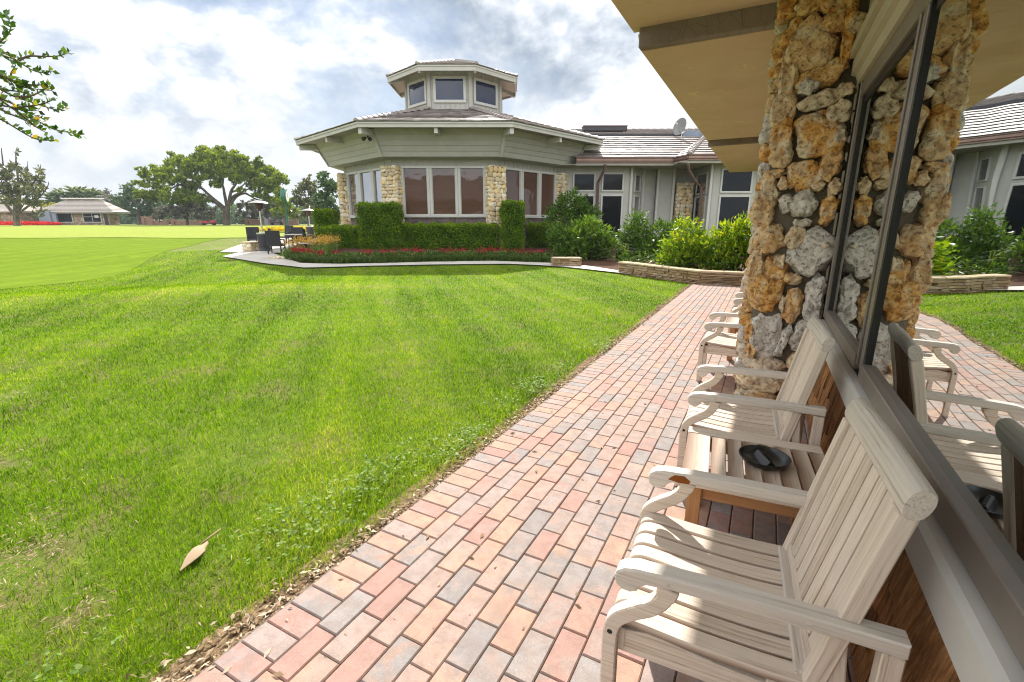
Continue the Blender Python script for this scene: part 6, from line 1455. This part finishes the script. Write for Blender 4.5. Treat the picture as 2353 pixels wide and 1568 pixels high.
# far wood along the horizon, one mass
C, T = [], []
n = 26000; u = -120 + 900 * rs.random(n); top = 480 - 10 * np.sin(u * .03) - 8 * np.sin(u * .071 + 1) - 5 * np.sin(u * .19); v = top + (514 - top) * rs.random(n) ** .8
P = np.array([put(a, b, 180 + 40 * c) for a, b, c in zip(u, v, rs.random(n))]); T = rs.normal(size=P.shape)
tag(leaves('far_wood', rs, P, T, 1.5, M['darkleaf'], wid=.7, rnd=np.clip(.5 * rs.random(n) + .4 * smooth_noise(u, v, .12), 0, 1)), 'hazy green wood along the horizon behind the golf green', 'wood', kind='stuff')

# ================================================================== FAR BUILDINGS AND SMALL THINGS
t = NT('far_stone'); p = t.co(); v = t.voro(p, 1.6, 'F1', 'Color'); sx = t.node('ShaderNodeSeparateColor'); t.link(v, sx.inputs[0]); ed = t.voro(p, 1.6, 'DISTANCE_TO_EDGE')
M['farstone'] = t.done(t.bsdf(t.mix(t.ramp(ed, [(0.02, 1.0), (.08, 0.0)]), t.ramp(sx.outputs[0], [(0, (.22, .15, .10)), (.5, (.38, .29, .20)), (1, (.50, .40, .29))]), (.17, .13, .10)), .9, .15))
M['fartile'] = plain('pale_far_tile', (.45, .39, .35), .6, .4, var=.1, sc=1.0)
D = 100; za = 1.45
aL, aR = aP(105, 500, D)[0], aP(250, 500, D)[0]; eL, eR = aP(86, 487, D)[0], aP(268, 487, D)[0]; rL, rR = aP(136, 463, D)[0], aP(222, 463, D)[0]; zE = aP(180, 488, D)[2]; zR = aP(180, 461, D + 1.3)[2]
cc = (aL + aR) / 2; base = PW(cc, D, za); sh = tag(empty('halfway_house', base, YAW), 'small stone building with wide pale hipped roof across the putting green', 'building')
def H_(a, d, z): return Vector((a - cc, d - D, z - za))
mb = MB(); mb.box(H_(cc, D + 1.3, (za + zE) / 2), (aR - aL, 2.6, zE - za + .1)); mb.build('wall', M['farstone'], sh)
mb = MB()
tiled(mb, H_(eL, D - 1.0, zE), H_(eR, D - 1.0, zE), H_(rL, D + 1.3, zR), H_(rR, D + 1.3, zR), 9, .10); tiled(mb, H_(eR, D - 1.0, zE), H_(eR, D + 3.6, zE), H_(rR, D + 1.3, zR), H_(rR, D + 1.5, zR), 9, .10); tiled(mb, H_(eL, D + 3.6, zE), H_(eL, D - 1.0, zE), H_(rL, D + 1.5, zR), H_(rL, D + 1.3, zR), 9, .10); tiled(mb, H_(eR, D + 3.6, zE), H_(eL, D + 3.6, zE), H_(rR, D + 1.4, zR), H_(rL, D + 1.4, zR), 9, .10)
ridge_caps(mb, H_(rL - .6, D + 1.3, zR + .25), H_(rR + .6, D + 1.3, zR + .25), .35, .8); rf = mb.build('roof', M['fartile'], sh)
mb = MB(); mb.slab([H_(eL, D - 1.0, zE - .02), H_(eR, D - 1.0, zE - .02), H_(eR, D + 3.6, zE - .02), H_(eL, D + 3.6, zE - .02)], (0, 0, -.22)); mb.build('eave', M['siding_dark'], sh)
for u0, u1, n in ((124, 167, 1), (192, 233, 2)):
    b0, b1 = aP(u0, 500, D)[0], aP(u1, 500, D)[0]; z0, z1 = aP(150, 510.5, D)[2], aP(150, 488, D)[2]
    mb = MB(); c = (b0 + b1) / 2
    mb.box(H_(c, D - .06, z0 - .05), (b1 - b0 + .4, .3, .14)); mb.box(H_(c, D - .04, z1), (b1 - b0, .2, .16))
    for x in (b0, b1): mb.box(H_(x, D - .04, (z0 + z1) / 2), (.16, .2, z1 - z0))
    if n == 2: mb.box(H_(c, D - .03, (z0 + z1) / 2), (.10, .14, z1 - z0)); mb.box(H_(c, D - .035, (z0 + z1) / 2 + .05), (b1 - b0, .14, .08))
    f = mb.build('window', M['trim'], sh); mb = MB(); mb.box(H_(c, D - .01, (z0 + z1) / 2), (b1 - b0, .06, z1 - z0)); mb.build('pane', M['pane_far'], f)
mb = MB(); b0 = aP(250, 500, D)[0]; mb.box(H_(b0 - .6, D - .03, 2.6), (.7, .1, 2.2)); mb.build('door', M['black'], sh)
mb = MB(); b0 = aP(222, 497, D)[0]; mb.box(H_(b0, D - .06, aP(222, 498, D)[2]), (.8, .03, .5)); mb.build('notice', M['white'], sh)
D2 = 96; c2_ = aP(8, 500, D2)[0]; sh2 = tag(empty('stone_hut', PW(c2_, D2, 1.42), YAW), 'stone hut with pale roof behind the thin crowned tree at the left edge', 'building')
mb = MB(); w2 = aP(34, 500, D2)[0] - c2_; mb.box((0, 4, 1.4), (2 * w2, 7, 2.8)); mb.build('wall', M['farstone'], sh2); mb = MB(); tiled(mb, (-w2 - 1, -.8, 2.7), (w2 + .8, -.8, 2.7), (-w2 - 1, 4, 4.5), (w2 - 1.6, 4, 4.5), 8, .1); tiled(mb, (w2 + .8, -.8, 2.7), (w2 + .8, 8.6, 2.7), (w2 - 1.6, 4, 4.5), (w2 - 1.6, 4.1, 4.5), 8, .1); mb.slab([(-w2 - 1, -.8, 2.68), (w2 + .8, -.8, 2.68), (w2 + .8, 8.6, 2.68), (-w2 - 1, 8.6, 2.68)], (0, 0, -.2)); mb.build('roof', M['fartile'], sh2)
mb = MB(); mb.box((w2 + 3.2, 3, 1.5), (2.4, .5, 3.0)); mb.box((w2 + 4.9, 3.2, 1.3), (.9, .4, 2.6)); mb.build('annex_wall', M['greyhouse'], sh2)
def flowerpatch(name, u0, u1, v, D, dep, n, size, mat, label, h):
    a0, a1 = aP(u0, v, D)[0], aP(u1, v, D)[0]; a = a0 + (a1 - a0) * rs.random(n); t_ = (a - a0) / (a1 - a0); d = D + dep * (rs.random(n) - .5) * (1 - .7 * np.abs(2 * t_ - 1) ** 2); x, y = a * CY_ - d * SY_, a * SY_ + d * CY_
    P = np.stack([x, y, hz(x, y) + h * rs.random(n) * (1 - .5 * np.abs(2 * t_ - 1) ** 3)], 1); T = rs.normal(size=P.shape) + np.array([0, 0, .5]); tag(leaves(name, rs, P, T, size, M[mat], wid=.8), label, 'flowers', kind='stuff')
flowerpatch('scarlet_flowers', -60, 130, 510, 92, 5, 3600, .30, 'scarlet', 'long bed of scarlet flowers at the foot of the thin crowned tree', .55)
flowerpatch('yellow_flowers', 600, 748, 530, 46, 4.5, 5200, .20, 'yellowflower', 'bed of yellow flowers behind the patio chairs', .30)
# street clock on a green post
D = 47; b = treebase(661, D); zc_ = aP(657, 452, D)[2] - b.z; ck = tag(empty('street_clock', b, YAW + R(99)), 'dark green street clock on a tall post beyond the yellow flowers', 'clock')
mb = MB(); mb.lathe([(.22, 0), (.22, .25), (.13, .35), (.10, .5), (.075, .8), (.07, zc_ - .75), (.10, zc_ - .68), (.06, zc_ - .6)], n=14); mb.build('post', M['greenpaint'], ck, 40)
mb = MB(); mb.lathe([(.30, -.24), (.52, -.24), (.62, -.17), (.62, .17), (.52, .24), (.30, .24)], n=32); Mx = Matrix.Rotation(R(90), 4, 'X'); mb.v = [tuple(Mx @ Vector(q) + Vector((0, 0, zc_))) for q in mb.v]; mb.tube([(0, 0, zc_ - .62), (0, 0, zc_ - .55)], .14, 12); mb.lathe([(.08, zc_ + .58), (.2, zc_ + .63), (.12, zc_ + .72), (.05, zc_ + .80), (.0, zc_ + .85)], n=14); hd = mb.build('head', M['greenpaint'], ck, 40)
for s in (-1, 1):
    mb = MB(); mb.lathe([(.0, 0), (.48, 0), (.48, .03), (.0, .03)], n=32); Mx = Matrix.Rotation(R(90), 4, 'X'); mb.v = [tuple(Mx @ Vector(q) + Vector((0, s * .235 + (.015 if s > 0 else .015), zc_))) for q in mb.v]; mb.build('dial', M['white'], hd)
    mb = MB(); mb.bar((0, s * .27, zc_), (.0, s * .27, zc_ + .36), .03, .01); mb.bar((0, s * .275, zc_), (.24, s * .275, zc_ + .08), .035, .01); mb.build('hand', M['black'], hd)
# low brick boundary wall with pillars, rail fence
M['farbrick'] = plain('red_brown_far_brick', (.26, .155, .12), .9, .15, var=.25, sc=3.0)
def bwall(u0, u1, D, h, label):
    a0, a1 = aP(u0, 510, D)[0], aP(u1, 510, D)[0]; c = (a0 + a1) / 2; q = PW(c, D); root = tag(empty('brick_wall', (q.x, q.y, hzf(q.x, q.y)), YAW), label, 'wall', 'far brick boundary walls'); mb = MB(); mb.box((0, 0, h / 2 - .1), (a1 - a0, .3, h + .2)); mb.build('wall_panel', M['farbrick'], root); mb = MB(); mb.box((0, 0, h + .03), (a1 - a0 + .1, .42, .09), None, .02); mb.build('coping', M['ledgecap'], root)
    for s in (-1, 1): mb = MB(); mb.box((s * (a1 - a0) / 2, -.02, h / 2 + .05), (.7, .6, h + .3)); mb.box((s * (a1 - a0) / 2, -.02, h + .24), (.82, .72, .1), None, .02); mb.build('pillar', M['farbrick'], root)
bwall(331, 345, 110, 1.5, 'short brick gate wall left of the blossom tree'); bwall(350, 382, 108, .9, 'low brick wall just left of the blossom tree'); bwall(398, 464, 108, .95, 'longest low brick wall behind the blossom tree trunk'); bwall(568, 602, 100, 1.0, 'low brick wall behind the nearer heater pole'); bwall(622, 682, 98, .95, 'low brick wall behind the green clock post')
q0 = PW(aP(464, 512, 104)[0], 104); q1 = PW(aP(568, 512, 104)[0], 104); fn = tag(empty('rail_fence', (q0.x, q0.y, hzf(q0.x, q0.y))), 'thin dark rail fence behind the oak trunk', 'fence'); mb = MB(); dv = (q1 - q0); 
for z in (.35, .85): mb.bar((0, 0, z), (dv.x, dv.y, z), .05, .05)
mb.build('rail', M['bark'], fn)
for i in range(9): mb = MB(); mb.box((dv.x * i / 8, dv.y * i / 8, .5), (.09, .09, 1.0)); mb.build('post', M['bark'], fn)
# far grey house, cars and carts
D = 118; g = aP(688, 500, D)[0]; q = treebase(604, D); gh = tag(empty('grey_house', q, YAW), 'grey blue two storey house glimpsed right of the oak trunk', 'house')
mb = MB(); mb.box((0, 3, 2.4), (7, 6, 4.8)); mb.build('wall', M['greyhouse'], gh); mb = MB(); tiled(mb, (-4, -.6, 4.75), (4, -.6, 4.75), (-4, 3, 6.0), (4, 3, 6.0), 8, .1); tiled(mb, (4, 6.6, 4.75), (-4, 6.6, 4.75), (4, 3, 6.0), (-4, 3, 6.0), 8, .1); mb.build('roof', M['fartile'], gh)
for x, z in ((-1.8, 3.6), (1.7, 3.6), (-1.8, 1.4)):
    mb = MB(); mb.box((x, -.02, z), (1.9, .1, 1.3)); f = mb.build('window', M['white'], gh); mb = MB(); mb.box((x, -.05, z), (1.6, .1, 1.05)); mb.build('pane', M['pane_dark'], f)
def car(u, D, mat, label, rz):
    b = treebase(u, D); root = tag(empty('parked_car', b, YAW + rz), label, 'car', 'cars parked beyond the little building'); mb = MB()
    mb.extrude([(-2.2, .35), (-2.25, .75), (-1.5, .88), (-.8, 1.38), (.7, 1.42), (1.5, .95), (2.15, .85), (2.25, .4)], (0, -.85, 0), (1, 0, 0), (0, 0, 1), (0, 1, 0), 1.7, .12); mb.build('body', M[mat], root)
    for s in (-1, 1):
        mb = MB(); mb.extrude([(-1.25, .92), (-.72, 1.32), (.62, 1.35), (1.2, .95)], (0, s * .853 - .004, 0), (1, 0, 0), (0, 0, 1), (0, 1, 0), .008); mb.build('side_window', M['carglass'], root)
        for x in (-1.4, 1.4): mb = MB(); mb.lathe([(.0, -.1), (.33, -.1), (.34, 0), (.33, .1), (.0, .1)], n=16); Mx = Matrix.Rotation(R(90), 4, 'X'); mb.v = [tuple(Mx @ Vector(q) + Vector((x, s * .8, .34))) for q in mb.v]; mb.build('wheel', M['tyre'], root)
car(347, 150, 'redpaint', 'red car parked beyond the right corner of the little building', R(10)); car(363, 152, 'carwhite', 'white car parked next to the red one', R(15))
def cart(u, D, mat, label, roof):
    b = treebase(u, D); root = tag(empty('utility_cart', b, YAW + R(20)), label, 'cart'); mb = MB(); mb.extrude([(-1.1, .35), (-1.1, .75), (-.2, .80), (-.1, .55), (.35, .55), (.5, .95), (1.0, .85), (1.15, .4)], (0, -.55, 0), (1, 0, 0), (0, 0, 1), (0, 1, 0), 1.1, .05); mb.build('body', M[mat], root)
    mb = MB(); mb.box((-.25, 0, .85), (.5, .95, .14), None, .03); mb.box((-.48, 0, 1.1), (.12, .95, .45), None, .03); mb.build('seat', M['black'], root)
    for s in (-1, 1):
        for x in (-.75, .78): mb = MB(); mb.lathe([(.0, -.09), (.25, -.09), (.26, 0), (.25, .09), (.0, .09)], n=14); Mx = Matrix.Rotation(R(90), 4, 'X'); mb.v = [tuple(Mx @ Vector(q) + Vector((x, s * .55, .26))) for q in mb.v]; mb.build('wheel', M['tyre'], root)
    if roof:
        mb = MB(); mb.box((0, 0, 1.85), (1.7, 1.15, .07), None, .03); [mb.bar((x, s * .5, .8), (x * .9, s * .5, 1.84), .04, .04) for x in (-.8, .7) for s in (-1, 1)]; mb.build('roof', M['navy'], root)
cart(480, 88, 'redpaint', 'small red utility cart parked left of the oak trunk', False); cart(636, 92, 'navy', 'dark roofed golf cart by the brick wall near the clock', True)

# ---- the hazy air of a bright humid day
t = bpy.data.materials.new('hazy_air'); t.use_nodes = True; t.node_tree.nodes.clear()
o_ = t.node_tree.nodes.new('ShaderNodeOutputMaterial'); pv = t.node_tree.nodes.new('ShaderNodeVolumePrincipled')
pv.inputs['Color'].default_value = (.88, .93, 1.0, 1); pv.inputs['Density'].default_value = .0003; pv.inputs['Anisotropy'].default_value = .2
t.node_tree.links.new(pv.outputs[0], o_.inputs['Volume'])
hb = [PW(a, d, 0) for a, d in ((-420, -60), (420, -60), (420, 420), (-420, 420))]
V = [(p.x, p.y, -1.2) for p in hb] + [(p.x, p.y, 26) for p in hb]
tag(raw_mesh('haze', V, [(3, 2, 1, 0), (4, 5, 6, 7), (0, 1, 5, 4), (1, 2, 6, 5), (2, 3, 7, 6), (3, 0, 4, 7)], t), 'thin bright haze lying over the golf course', 'haze', kind='stuff')
